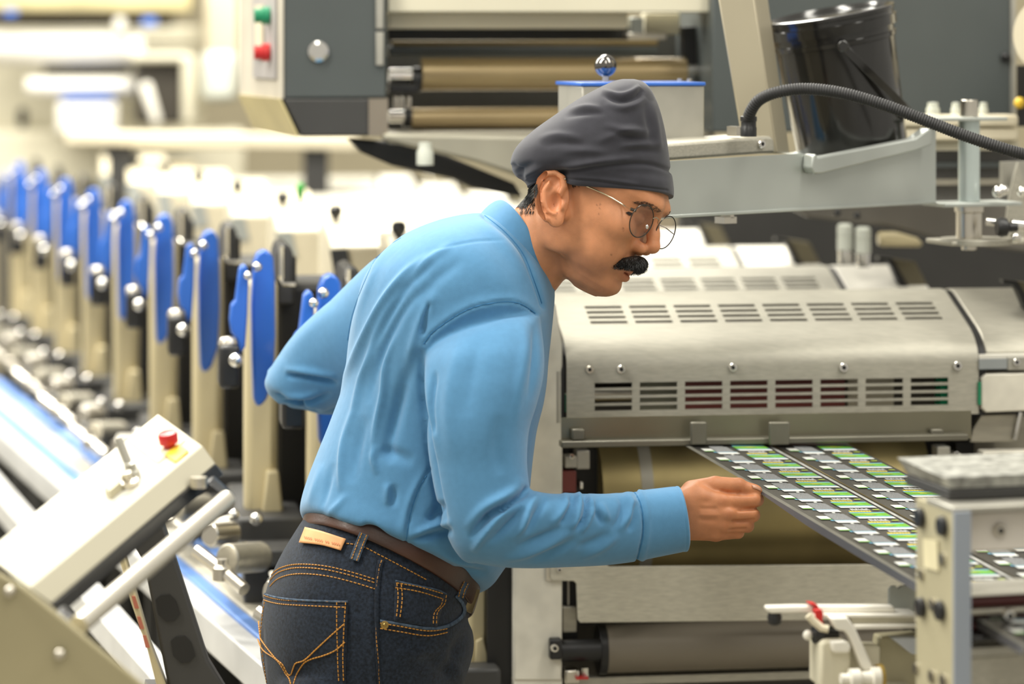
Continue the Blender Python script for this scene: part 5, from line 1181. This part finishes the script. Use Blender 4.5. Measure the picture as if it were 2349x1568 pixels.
# shoes, below the frame
for Z, dx in ((3.975, 0), (4.145, 40)):
    x = P(800+dx, 0, Z).x; sv = [ring((0, 0), (0, 0), Z, .05)]
    mb = MB(); prof = []
    for h_, sc_ in ((0.0, 1.0), (0.03, 1.02), (0.06, 0.92), (0.095, 0.62)):
        prof.append([Vector((x+0.06*(1 if h_ < .09 else 0.1)+math.cos(a)*0.145*sc_*(1 if h_ < .09 else .75), Z+math.sin(a)*0.05*sc_, h_+FLOOR_M)) for a in [2*math.pi*i/24 for i in range(24)]])
    for i in range(3): mb.hull(prof[i], prof[i+1])
    mb.build('shoe', BLACKP, man)
# ------------------------------------------------------------- head, neck and hand: one implicit skin
HC = np.array(P(1350, 480, 4.0)); PHI = math.radians(22)
c30, s30 = math.cos(math.radians(30)), math.sin(math.radians(30))
f0 = np.array((c30, 0, -s30)); u0 = np.array((s30, 0, c30)); y0 = np.array((0, 1.0, 0))
fd = f0*math.cos(PHI)-y0*math.sin(PHI); yd = y0*math.cos(PHI)+f0*math.sin(PHI); ud = u0
def HW(q):
    q = np.asarray(q, float); return HC+(q[..., 0:1]*fd+q[..., 1:2]*ud+q[..., 2:3]*yd)*PX
def hu(x, y, Yl=0.0):
    """picture point to head frame (forward, up) at lateral Yl"""
    dx, dy = x-1350, y-480; ap = c30*dx+s30*dy; U_ = s30*dx-c30*dy
    return ((ap-Yl*math.sin(PHI))/math.cos(PHI), U_, Yl)
def smin(a, b, k):
    h = np.clip(0.5+0.5*(b-a)/k, 0, 1); return b+(a-b)*h-k*h*(1-h)
def smax(a, b, k): return -smin(-a, -b, k)
def ell(p, c, r):
    c = np.asarray(c, np.float32); r = np.asarray(r, np.float32); q = (p-c)/r; k0 = np.sqrt((q*q).sum(-1)); k1 = np.sqrt(((q/r)**2).sum(-1)); return k0*(k0-1)/np.maximum(k1, 1e-9)
def cap(p, a, b, ra, rb):
    a = np.array(a, np.float32); b = np.array(b, np.float32); d = b-a; t = np.clip(((p-a)@d)/(d@d), 0, 1)
    return np.sqrt(((p-a-t[..., None]*d)**2).sum(-1))-(ra+(rb-ra)*t)
def nets(fn, lo, hi, h):
    lo = np.array(lo, float); n = np.ceil((np.array(hi)-lo)/h).astype(int)+1
    g = np.stack(np.meshgrid(*[lo[i]+np.arange(n[i])*h for i in range(3)], indexing='ij'), -1)
    B = 8; val = np.empty(n, np.float32)
    gc = g[B//2::B, B//2::B, B//2::B]; vc = fn(gc.reshape(-1, 3).astype(np.float32)).reshape(gc.shape[:3])       # coarse look first
    big = np.repeat(np.repeat(np.repeat(vc, B, 0), B, 1), B, 2)
    big = np.pad(big, [(0, max(0, n[i]-big.shape[i])) for i in range(3)], mode='edge')[:n[0], :n[1], :n[2]]
    near = np.abs(big) < B*h*2.2; val[:] = big
    pts = g[near].astype(np.float32)
    val[near] = np.concatenate([fn(pts[i:i+120000]) for i in range(0, len(pts), 120000)])
    s = val < 0; cs = tuple(m-1 for m in n); cnt = np.zeros(cs, np.int8); pos = np.zeros(cs+(3,)); 
    def sub(a, o): return a[o[0]:o[0]+cs[0], o[1]:o[1]+cs[1], o[2]:o[2]+cs[2]]
    base = np.stack(np.meshgrid(*[np.arange(c) for c in cs], indexing='ij'), -1)
    corners = [(i, j, k) for i in (0, 1) for j in (0, 1) for k in (0, 1)]
    act = np.zeros(cs, bool)
    for a in corners:
        for ax_ in range(3):
            if a[ax_]: continue
            b = list(a); b[ax_] = 1; b = tuple(b)
            va, vb = sub(val, a), sub(val, b); m_ = (va < 0) != (vb < 0)
            t = np.where(m_, va/np.where(va == vb, 1, va-vb), 0)
            p = np.array(a, float)[None, None, None]*np.ones(cs+(1,)); p[..., ax_] += t
            pos += np.where(m_[..., None], p, 0); cnt += m_; act |= m_
    idx = -np.ones(cs, int); idx[act] = np.arange(act.sum())
    V = lo+(base[act]+pos[act]/cnt[act][:, None])*h; Q = []
    for ax_ in range(3):
        o1, o2 = (ax_+1) % 3, (ax_+2) % 3
        sl = [slice(0, n[i]) for i in range(3)]; sl2 = list(sl); sl[ax_] = slice(0, n[ax_]-1); sl2[ax_] = slice(1, n[ax_])
        A = s[tuple(sl)]; B = s[tuple(sl2)]; e = np.argwhere(A != B)
        e = e[(e[:, o1] > 0) & (e[:, o2] > 0) & (e[:, o1] < cs[o1]) & (e[:, o2] < cs[o2])]
        def at(d1, d2):
            q = e.copy(); q[:, o1] -= d1; q[:, o2] -= d2; return idx[q[:, 0], q[:, 1], q[:, 2]]
        quad = np.stack([at(1, 1), at(0, 1), at(0, 0), at(1, 0)], 1)
        flip = ~A[tuple(e.T)] if len(e) else np.zeros(0, bool)
        quad[flip] = quad[flip][:, ::-1]; Q.append(quad)
    Q = np.concatenate(Q); return V, Q[(Q >= 0).all(1)]
def relax(V, Q, it=2, lam=0.5):
    e = np.concatenate([Q[:, [0, 1]], Q[:, [1, 2]], Q[:, [2, 3]], Q[:, [3, 0]]]); e = np.concatenate([e, e[:, ::-1]])
    deg = np.bincount(e[:, 0], minlength=len(V))[:, None]
    for _ in range(it):
        acc = np.zeros_like(V)
        for k in range(3): acc[:, k] = np.bincount(e[:, 0], weights=V[e[:, 1], k], minlength=len(V))
        V = V+lam*(acc/np.maximum(deg, 1)-V)
    return V
ST = np.array([  # up, front, back, half width
    (240, -5, -15, 5), (225, 20, -62, 45), (200, 62, -100, 80), (165, 98, -130, 104), (140, 122, -145, 116), (118, 143, -152, 122), (100, 152, -156, 125), (85, 156, -158, 126), (62, 152, -160, 126),
    (42, 143, -160, 125), (15, 143, -154, 123), (-20, 148, -138, 117), (-55, 150, -100, 107), (-85, 149, -62, 95), (-112, 148, -25, 80), (-132, 145, 15, 60), (-148, 132, 50, 38), (-160, 112, 75, 14)])[::-1]
def head_sdf(p):
    U_ = p[:, 1]; fr = np.interp(U_, ST[:, 0], ST[:, 1]); bk = np.interp(U_, ST[:, 0], ST[:, 2]); w = np.interp(U_, ST[:, 0], ST[:, 3])
    c = (fr+bk)/2; a = (fr-bk)/2; ex = 2.25
    q = (np.abs((p[:, 0]-c)/a)**ex+np.abs(p[:, 2]/w)**ex)**(1/ex)
    d = (q-1)*np.minimum(a, w)*0.9
    d = np.maximum(d, np.maximum(U_-238, -158-U_))
    yy = np.abs(p[:, 2]); ps = np.stack([p[:, 0], p[:, 1], yy], 1)       # both halves alike
    d = smin(d, ell(ps, (92, 6, 78), (52, 34, 34)), 30)                    # cheekbone
    d = smin(d, ell(ps, (86, -58, 62), (52, 40, 34)), 30)                  # cheek
    d = smin(d, ell(ps, (130, 86, 30), (30, 18, 40)), 18)                  # brow
    d = smin(d, ell(p, (128, -122, 0), (32, 25, 40)), 16)                  # chin
    d = smin(d, ell(p, (72, -134, 0), (66, 30, 50)), 22)                   # under the chin
    d = smin(d, ell(ps, (0, -72, 88), (46, 48, 20)), 26)                   # jaw angle
    d = smax(d, -ell(ps, (154, 46, 46), (26, 16, 28)), 14)                 # eye socket
    d = smin(d, ell(ps, (120, 42, 46), (25, 19, 26)), 6)                   # lids over the ball
    # nose
    nz = cap(p, (146, 62, 0), (166, 26, 0), 13, 13); nz = smin(nz, cap(p, (166, 26, 0), (179, 3, 0), 13, 16.5), 10)
    nz = smin(nz, ell(ps, (159, -14, 18), (17, 13, 12.5)), 9); nz = smin(nz, cap(p, (176, 0, 0), (160, -24, 0), 12, 8), 8)
    d = smin(d, nz, 13)
    d = smax(d, -ell(ps, (165, -26, 9), (10, 7, 5.5)), 4)
    # mouth
    d = smin(d, ell(p, (142, -70, 0), (22, 26, 44)), 14)
    lip = smin(cap(ps, (157, -74, 0), (143, -81, 27), 9, 5), cap(ps, (158, -90, 0), (143, -86, 25), 11, 5), 3)
    d = smin(d, lip, 6); d = smax(d, -ell(p, (163, -80.5, 0), (12, 1.8, 30)), 3)
    # ear
    ax = np.array((-0.49, 0.87)); ay = np.array((-0.87, -0.49)); ec = np.array((-32, -16))
    e0 = ps[:, :2]-ec; ea = e0@ax; eb = e0@ay; el_ = ps[:, 2]-(147+eb*0.28)
    eq = np.stack([ea, eb, el_], 1)
    disc = ell(eq, (4, 0, 0), (55, 34, 7)); disc = smin(disc, ell(eq, (-46, -6, 0), (17, 17, 7.5)), 8)
    ear = disc
    return d, ear, eq, ps
def full_head(p):
    d, ear, eq, ps = head_sdf(p)
    # helix runs from the crus up over the top and down the back edge
    hel = None; pts = [(8, -14), (30, -24), (50, -20), (60, -4), (58, 16), (44, 30), (20, 36), (-8, 33), (-30, 25), (-46, 12)]
    for a, b in zip(pts[:-1], pts[1:]):
        c_ = cap(eq, (a[0], a[1], 8), (b[0], b[1], 8), 7, 6.6); hel = c_ if hel is None else np.minimum(hel, c_)
    ant = None; pts = [(38, 6), (20, 18), (-6, 17), (-26, 8), (-32, -4)]
    for a, b in zip(pts[:-1], pts[1:]):
        c_ = cap(eq, (a[0], a[1], 7), (b[0], b[1], 7), 5.5, 5.2); ant = c_ if ant is None else np.minimum(ant, c_)
    ear = smin(ear, hel, 4); ear = smin(ear, ant, 5); ear = smin(ear, ell(eq, (-14, -22, 5), (11, 7, 7)), 5)
    ear = smax(ear, -ell(eq, (-6, -5, 11), (23, 14, 15)), 4); ear = smax(ear, -ell(eq, (40, -2, 9), (13, 9, 8)), 4)
    ear = smin(ear, cap(eq, (-30, -16, -22), (20, -14, -22), 16, 14), 10)
    d = smin(d, ear, 7)
    a = hu(1300, 492, 0); b = hu(1192, 612, 14); c = hu(1120, 700, 20)
    d = smin(d, cap(p, (a[0], a[1], 6), b, 96, 98), 26)
    d = smin(d, cap(p, b, c, 98, 105), 10)
    d = smin(d, cap(ps, (-40, -60, 76), (hu(1235, 640)[0], hu(1235, 640)[1], 34), 20, 16), 22)   # neck muscle
    return d
V, Q = nets(full_head, (-330, -330, -165), (212, 284, 165), 3.0)
V = relax(V, Q, 1, 0.4)
tint = np.ones((len(V), 3))
def blob(c, r, col, k=1.0, sym=True):
    q = V.copy()
    if sym: q[:, 2] = np.abs(q[:, 2])
    w = np.clip(1.3-np.sqrt((((q-np.array(c))/np.array(r))**2).sum(1)), 0, 1)*k; w = np.minimum(w, 1)[:, None]
    tint[:] = tint*(1-w)+np.array(col)*w
blob((120, -95, 30), (75, 55, 60), (0.80, 0.80, 0.84), 0.7)          # shaven jaw
blob((60, -110, 60), (90, 45, 60), (0.82, 0.82, 0.86), 0.6)
blob((157, -80, 0), (18, 15, 30), (0.72, 0.48, 0.50), 0.9)           # lips
blob((-32, -16, 150), (60, 60, 40), (1.12, 0.92, 0.88), 0.5)         # ear
blob((175, 0, 0), (35, 28, 34), (1.08, 0.95, 0.92), 0.5)
blob((118, 34, 60), (26, 16, 26), (0.72, 0.66, 0.66), 0.7)           # under the eye
rng = random.Random(5)
for x, y, r in ((1366, 463, 2.2), (1373, 462, 2.4), (1372, 470, 2.0), (1370, 482, 1.6), (1424, 515, 2.6), (1425, 520, 1.8), (1398, 575, 2.4), (1276, 480, 2), (1274, 492, 2)):
    hx = hu(x, y, -110 if x < 1400 else -70)
    dd = np.hypot(V@np.array((math.cos(PHI), 0, math.sin(PHI)))-(c30*(x-1350)+s30*(y-480)), V[:, 1]-hx[1])
    w = (0.7*np.clip(1.3-dd/r, 0, 1)*(V[:, 2] < 0))[:, None]; tint[:] = tint*(1-w)+np.array((0.25, 0.2, 0.2))*w
hv = HW(V)
me_ = bpy.data.meshes.new('tmp'); me_.from_pydata([tuple(p) for p in hv], [], [tuple(int(i) for i in q) for q in Q])
sculpt(me_, [([(1455, 565), (1440, 582), (1420, 600), (1402, 622)], 5, -2.4), ([(1440, 575), (1420, 592), (1398, 612)], 8, 1.2),
             ([(1398, 622), (1400, 640), (1412, 652)], 6, -1.2), ([(1424, 487), (1436, 480), (1450, 482)], 2.6, -1.6), ([(1424, 490), (1436, 500), (1450, 503)], 3, -1.2), ([(1420, 500), (1432, 514), (1448, 520)], 4, -1.0),
             ([(1300, 560), (1290, 600), (1300, 640)], 8, -1.2), ([(1200, 490), (1230, 560), (1255, 620)], 10, -1.0)], facing=0.4)
hv = mesh_np(me_); bpy.data.meshes.remove(me_)
# hand, drawn in picture pixels and pixel depth about the web edge
HZ0 = 3.985
def HN(q):
    q = np.asarray(q, float); s_ = HZ0/F
    Z = HZ0+q[:, 2]*s_
    return np.stack([(q[:, 0]-CX)/F*Z, Z, CH-(q[:, 1]-HY)/F*Z], 1)
def hand(p):
    d = cap(p, (1540, 1168, -4), (1600, 1146, 0), 38, 40); d = smin(d, cap(p, (1540, 1205, -4), (1600, 1200, 0), 36, 34), 20)
    for a, ra, b, rb in (((1590, 1150, -6), 34, (1655, 1152, -16), 24), ((1590, 1172, -12), 30, (1668, 1180, -22), 21), ((1590, 1195, -10), 30, (1660, 1204, -18), 20), ((1585, 1205, 0), 30, (1642, 1223, -6), 19)):
        d = smin(d, cap(p, a, b, ra, rb), 14)
    d = smin(d, cap(p, (1600, 1165, 20), (1650, 1180, 22), 34, 30), 14)
    def finger(pts, k):
        g = None
        for (a, ra), (b, rb) in zip(pts[:-1], pts[1:]):
            c_ = cap(p, a, b, ra, rb); g = c_ if g is None else smin(g, c_, 4)
        return g
    for pts in ([((1655, 1152, -16), 22), ((1728, 1149, -4), 19), ((1736, 1146, 20), 16), ((1728, 1142, 40), 13)],
                [((1668, 1180, -22), 19), ((1728, 1181, -10), 15.5), ((1728, 1182, 22), 13.5), ((1700, 1180, 40), 12)],
                [((1660, 1204, -18), 18), ((1715, 1206, -6), 14.5), ((1714, 1205, 24), 13), ((1688, 1203, 40), 12)],
                [((1642, 1223, -6), 17), ((1694, 1222, 4), 12.5), ((1692, 1220, 28), 11.5), ((1668, 1218, 42), 11)]):
        d = smin(d, finger(pts, 4), 5)
    th = finger([((1590, 1130, 14), 30), ((1640, 1115, 6), 23.5), ((1694, 1114, 0), 18.5), ((1738, 1127, 2), 10.5)], 4)
    th = smin(th, ell(p, (1722, 1121, 0), (24, 12, 13)), 6)
    d = smin(d, th, 6)
    d = smin(d, cap(p, (1600, 1135, 4), (1642, 1136, 2), 28, 17), 10)
    d = smax(d, -cap(p, (1648, 1122, -26), (1668, 1129, -24), 4, 3), 5)
    for x, y, z in ((1658, 1150, -36), (1672, 1179, -41), (1662, 1204, -35), (1644, 1224, -24)): d = smin(d, ell(p, (x, y, z+6), (15, 11, 8)), 8)
    return d
V2, Q2 = nets(hand, (1492, 1078, -70), (1762, 1262, 74), 2.2)
V2 = relax(V2, Q2, 1, 0.4)
t2 = np.ones((len(V2), 3))*np.array((0.92, 0.86, 0.82))
for c, r in (((1658, 1150), 14), ((1672, 1180), 13), ((1662, 1204), 12), ((1700, 1112), 14)):
    w = (np.clip(1.2-np.hypot(V2[:, 0]-c[0], V2[:, 1]-c[1])/r, 0, 1)*0.35)[:, None]; t2 = t2*(1-w)+np.array((0.80, 0.66, 0.62))*w
h2 = HN(V2)
me_ = bpy.data.meshes.new('tmp'); me_.from_pydata([tuple(p) for p in h2], [], [tuple(int(i) for i in q) for q in Q2])
sculpt(me_, [([(1688, 1170), (1720, 1167), (1748, 1164)], 3.2, -2.6), ([(1676, 1195), (1710, 1194), (1736, 1191)], 3.2, -2.4), ([(1668, 1215), (1700, 1213), (1716, 1212)], 3.0, -2.0), ([(1650, 1124), (1672, 1130), (1700, 1133), (1735, 1134)], 3.0, -2.4),
             ([(1600, 1150), (1640, 1152)], 9, -0.6), ([(1600, 1165), (1650, 1167)], 5, -0.8), ([(1600, 1192), (1648, 1193)], 5, -0.8), ([(1600, 1180), (1655, 1181)], 5, 0.7), ([(1690, 1134), (1700, 1126)], 2.4, -1.2)], facing=0.5)
h2 = mesh_np(me_); bpy.data.meshes.remove(me_)
# what the clothes hide: trunk and forearm that carry head and hand
tv, tf = loft(torso[1:], 32, 2, grow=-0.02); av, af = loft(rarm[2:], 24, 2, grow=-0.014)
allv = [hv, h2, tv, av]; allf = [Q.tolist(), Q2.tolist(), tf, af]; VV = np.concatenate(allv); FF = []; o_ = 0
for vv, ff in zip(allv, allf):
    FF += [tuple(int(i)+o_ for i in q) for q in ff]; o_ += len(vv)
CC = np.concatenate([tint, t2, np.ones((len(tv)+len(av), 3))])
body = add_obj('body', VV, FF, SKIN, man, True, CC)
hb = BVHTree.FromPolygons([tuple(p) for p in hv], [tuple(int(i) for i in q) for q in Q])
# thumb nail and finger nail
nb = BVHTree.FromPolygons([tuple(p) for p in h2], [tuple(int(i) for i in q) for q in Q2])
NAIL = mat('finger nail', (0.52, 0.27, 0.17, 1), 0.3, 0, 0.04, 60, coat=0.3)
def nail(top, bot, nm):
    return patch(top, bot, 8, 5, 0.0006, 0.0005, nm, NAIL, man, nb)
nail([(1724, 1112), (1734, 1114), (1744, 1120)], [(1727, 1119), (1736, 1122), (1745, 1126)], 'thumb_nail')
# hair at the nape
rng = random.Random(3)
mb = MB()
def in_poly(x, y, pl):
    c = False; j = len(pl)-1
    for i in range(len(pl)):
        if (pl[i][1] > y) != (pl[j][1] > y) and x < (pl[j][0]-pl[i][0])*(y-pl[i][1])/(pl[j][1]-pl[i][1])+pl[i][0]: c = not c
        j = i
    return c
def strands(poly, n, dirf, L, r, mb_, lift=0.0):
    xs = [p[0] for p in poly]; ys = [p[1] for p in poly]; k = 0; tries = 0
    while k < n and tries < n*12:
        tries += 1; x = rng.uniform(min(xs), max(xs)); y = rng.uniform(min(ys), max(ys))
        if not in_poly(x, y, poly): continue
        a = cast(hb, x, y, lift)
        if a is None: continue
        dx, dy = dirf(x, y); l = L*rng.uniform(0.6, 1.2); b = cast(hb, x+dx*l, y+dy*l, lift+0.0012)
        if b is None: b = a+Vector((dx*l*PX, 0, -dy*l*PX))
        mid = (a+b)/2+Vector((0, -0.0008, 0)); mb_.tube([a, mid, b], [r, r*0.9, r*0.2], 4); k += 1
nape = [(1206, 428), (1232, 420), (1234, 440), (1226, 456), (1210, 466), (1190, 468), (1182, 462), (1194, 444)]
strands(nape, 900, lambda x, y: (-0.45+rng.uniform(-.3, .3), 0.85), 13, 0.00055, mb)
strands([(1192, 466), (1230, 456), (1226, 486), (1194, 492)], 110, lambda x, y: (-0.3+rng.uniform(-.3, .3), 0.9), 9, 0.0003, mb)
strands([(1305, 408), (1330, 414), (1326, 424), (1312, 428)], 60, lambda x, y: (0.2+rng.uniform(-.3, .3), 0.9), 8, 0.0004, mb)
hair = mb.build('hair', HAIR, man); hair['kind'] = 'stuff'; hair['label'] = 'short black hair at the nape'
# eyebrow
mb = MB()
strands([(1452, 462), (1480, 462), (1505, 470), (1520, 484), (1512, 488), (1490, 478), (1462, 470)], 190, lambda x, y: (-0.85, -0.1+rng.uniform(-.2, .2)), 8, 0.00016, mb)
fe = [hu(1520, 494), hu(1540, 486)]
for i in range(70):
    t = rng.random(); a = Vector(HW(np.array((160-8*t, 80+rng.uniform(-5, 5), 26+26*t)))); mb.tube([a, a+Vector((0.004, 0.003, 0.0015))], 0.0005, 4)
mb.build('eyebrow', HAIR, man)['kind'] = 'stuff'
# eye
mb = MB(); c_ = HW(np.array((121, 41, -46))); mb.ball(Vector(c_), 20.5*PX, 24); 
eye = mb.build('eye', mat('eye white', (0.55, 0.45, 0.38, 1), 0.2), man)
mb = MB(); q = [cast(hb, x, y, 0.0012) for x, y in ((1434, 488), (1441, 485), (1449, 488), (1450, 494), (1442, 494))]
if None not in q: mb.add(q, [(0, 1, 2, 3, 4)]); mb.build('iris', mat('dark brown iris', (0.02, 0.012, 0.008, 1), 0.15), man)
# moustache
path = [(-117, -87, 59), (-139, -71, 51), (-157, -56, 39), (-166, -47, 22), (-170, -44, 0)]
pm = [np.array((-a, b, -c)) for a, b, c in path]+[np.array((-a, b, c)) for a, b, c in path[::-1][1:]]
rad = [3.5, 11, 16, 18.5, 19.5, 18.5, 16, 11, 3.5]
sp_ = crom(pm, 6); rs_ = np.interp(np.linspace(0, 8, len(sp_)), range(9), rad)
mb = MB(); mb.tube([Vector(HW(p)) for p in sp_], [r*0.74*PX for r in rs_], 14)
for i in range(3200):
    k = rng.uniform(0, len(sp_)-1.01); i0 = int(k); c = sp_[i0]+(sp_[i0+1]-sp_[i0])*(k-i0); r = rs_[i0]
    an = rng.uniform(0, 2*math.pi); sgn = 1 if c[2] > 0 else -1
    tang = sp_[i0+1]-sp_[i0]; tang = tang/np.linalg.norm(tang); fw = np.array((c[0]*0.6, 0, c[2]*1.2)); fw -= tang*(fw@tang); fw /= np.linalg.norm(fw); up_ = np.cross(fw, tang)
    if up_[1] < 0: up_ = -up_
    o = (fw*math.cos(an)+up_*math.sin(an))
    if o@fw < -0.35: continue
    a = c+o*r*0.70; out = np.array((0.35, -0.85, 0.35*sgn*abs(c[2])/40))+o*0.55+np.array([rng.uniform(-.25, .25) for _ in range(3)])
    out /= np.linalg.norm(out); L_ = rng.uniform(7, 13)*(0.5+r/40)
    b = a+out*L_*0.5+o*1.0; d_ = a+out*L_
    mb.tube([Vector(HW(a)), Vector(HW(b)), Vector(HW(d_))], [0.00042, 0.00036, 0.0001], 4)
mo = mb.build('moustache', HAIR, man); mo['kind'] = 'stuff'; mo['label'] = 'thick black moustache'
# ------------------------------------------------------------- head wrap
NC = (0, -13)
cr = [ring((1216, 433), (1541, 452), 4.0, .0775, NC, 2.6), ring((1209, 430), (1545, 451), 4.0, .0805, NC, 2.6), ring((1207, 424), (1546, 440), 4.0, .082, NC, 2.6), ring((1200, 414), (1545, 426), 4.0, .083, (0, -14), 2.5), ring((1184, 404), (1543, 410), 4.0, .085, (0, -14)),
      ring((1174, 388), (1540, 392), 4.0, .087, (0, -12)), ring((1172, 366), (1536, 366), 4.0, .088, (0, -8)), ring((1186, 335), (1531, 330), 4.0, .087, (0, -4)), ring((1222, 300), (1524, 292), 4.0, .083),
      ring((1272, 264), (1515, 256), 4.0, .076), ring((1325, 228), (1503, 224), 4.0, .064), ring((1372, 202), (1490, 200), 4.0, .050), ring((1408, 186), (1474, 187), 4.0, .032), ring((1428, 181), (1455, 181), 4.0, .014)]
cv_, cf_ = loft(cr, 160, 14)
me_ = bpy.data.meshes.new('tmp'); me_.from_pydata([tuple(p) for p in cv_], [], cf_)
bm = bmesh.new(); bm.from_mesh(me_); bmesh.ops.recalc_face_normals(bm, faces=bm.faces); bm.to_mesh(me_); bm.free()
sculpt(me_, [([(1215, 418), (1290, 398), (1380, 382), (1480, 376), (1540, 392)], 6, -2.6, False), ([(1210, 408), (1290, 386), (1380, 370), (1480, 362)], 9, 2.4),
             ([(1300, 412), (1360, 414), (1430, 424), (1530, 436)], 3.0, -1.4, False), ([(1225, 430), (1260, 408), (1300, 402)], 5, -2.0), ([(1310, 405), (1390, 412), (1470, 424)], 6, 1.3),
             ([(1380, 215), (1420, 232), (1455, 225), (1475, 205)], 6, -3.6), ([(1375, 205), (1418, 218), (1450, 210), (1468, 196)], 6, 2.6), ([(1385, 238), (1425, 248), (1460, 240), (1482, 222)], 8, 2.6),
             ([(1290, 268), (1340, 258), (1390, 262)], 7, -2.4), ([(1300, 255), (1345, 246), (1385, 250)], 7, 2.0), ([(1400, 300), (1450, 318), (1500, 322)], 9, -2.6), ([(1380, 285), (1440, 300), (1500, 300)], 9, 2.2),
             ([(1360, 330), (1420, 305), (1470, 290)], 9, 1.8), ([(1420, 350), (1470, 345), (1520, 350)], 8, -1.8), ([(1420, 338), (1470, 330), (1522, 332)], 8, 1.8),
             ([(1230, 320), (1280, 310), (1340, 318)], 9, 1.8), ([(1240, 336), (1290, 328), (1350, 336)], 9, -1.6), ([(1495, 230), (1505, 290), (1515, 350)], 8, 2.0), ([(1480, 235), (1490, 290), (1500, 340)], 8, -1.8),
             ([(1246, 446), (1256, 416), (1282, 404)], 24, -7.0, False), ([(1172, 375), (1190, 390), (1205, 412)], 6, -3.0), ([(1185, 400), (1200, 385), (1230, 372)], 8, -2.4), ([(1195, 412), (1215, 396), (1250, 384)], 7, 2.2), ([(1280, 350), (1340, 345), (1400, 352)], 10, 1.6)], facing=0.5)
capo = add_obj('head_wrap', mesh_np(me_), cf_, CAPM); capo['label'] = 'charcoal cotton head wrap'; bpy.data.meshes.remove(me_)
# ------------------------------------------------------------- spectacles
WIRE = mat('dark wire frame', (0.10, 0.09, 0.08, 1), 0.25, 1.0); GOLD = mat('pale gilt temple', (0.66, 0.58, 0.42, 1), 0.25, 1.0)
LENS = bpy.data.materials.new('spectacle glass'); LENS.use_nodes = True
nt = LENS.node_tree; nt.nodes.clear(); o1 = nt.nodes.new('ShaderNodeOutputMaterial'); tr = nt.nodes.new('ShaderNodeBsdfTransparent'); gl_ = nt.nodes.new('ShaderNodeBsdfGlossy'); mxs = nt.nodes.new('ShaderNodeMixShader'); fr2 = nt.nodes.new('ShaderNodeFresnel')
tr.inputs[0].default_value = (0.80, 0.77, 0.77, 1); gl_.inputs['Roughness'].default_value = 0.03; fr2.inputs[0].default_value = 1.5
mxs.inputs[0].default_value = 0.07; nt.links.new(tr.outputs[0], mxs.inputs[1]); nt.links.new(gl_.outputs[0], mxs.inputs[2]); nt.links.new(mxs.outputs[0], o1.inputs[0])
spec = bpy.data.objects.new('spectacles', None); COL.objects.link(spec); spec.parent = man; spec['label'] = 'round wire-rimmed spectacles'; spec.empty_display_size = 0.03
def lens_pts(cx_, cy_, Z, maj, mn, n=48):
    """round rim: the long axis of its picture ellipse is the true radius"""
    ang = math.atan2(543-470, 1460-1487); ux = np.array((math.cos(ang), math.sin(ang))); vx = np.array((-ux[1], ux[0])) if True else None
    if vx[0] < 0: vx = -vx
    dep = math.sqrt(max(maj*maj-mn*mn, 0)); out = []
    for i in range(n):
        t = 2*math.pi*i/n; q = ux*maj*math.cos(t)+vx*mn*math.sin(t)
        out.append(P(cx_+q[0], cy_+q[1], Z+dep*math.sin(t)*PX))
    return out
ZL = 3.925
for cx_, cy_, Zl, mn in ((1471.5, 506.5, ZL, 25.5), (1526, 533, ZL+0.052, 21)):
    pts = lens_pts(cx_, cy_, Zl, 39, mn)
    MB().tube(pts, 0.00075, 8, closed=True).build('rim', WIRE, spec)
    MB().add(pts, [tuple(range(len(pts)))]).build('lens', LENS, spec, smooth=0)
MB().tube([P(1497, 501, ZL+0.012), P(1505, 498, ZL+0.016), P(1511, 503, ZL+0.022), P(1509, 512, ZL+0.028)], 0.0008, 6).build('bridge', GOLD, spec)
tp = [P(1459, 483, ZL-0.012), P(1448, 481, ZL-0.014)]
for x, y in ((1430, 470), (1400, 452), (1365, 435), (1335, 423), (1310, 414), (1296, 410)):
    q = cast(hb, x, y, 0.003, True); tp.append(P(x, y, min(q.y, ZL+0.02)))
MB().tube(spline(tp, 6), 0.0009, 6).build('temple', GOLD, spec)
MB().tube([P(1459, 483, ZL-0.013), P(1446, 479, ZL-0.014)], 0.0021, 8).build('hinge', WIRE, spec)
MB().ball(P(1484, 520, ZL+0.006), 0.0022, 12, (1, .6, 1.4)).build('nose_pad', CHROME, spec)
MB().tube([P(1512, 515, ZL+0.10), P(1528, 523, ZL+0.10), P(1543, 535, ZL+0.085), P(1546, 537, ZL+0.08)], 0.0007, 6).build('far_temple', WIRE, spec)

# the whole figure moves a touch towards the lens, feet on the floor
man.location = Vector((0, 0, CH))+(man.location-Vector((0, 0, CH)))*MAN_S; man.scale = (MAN_S, MAN_S, MAN_S)
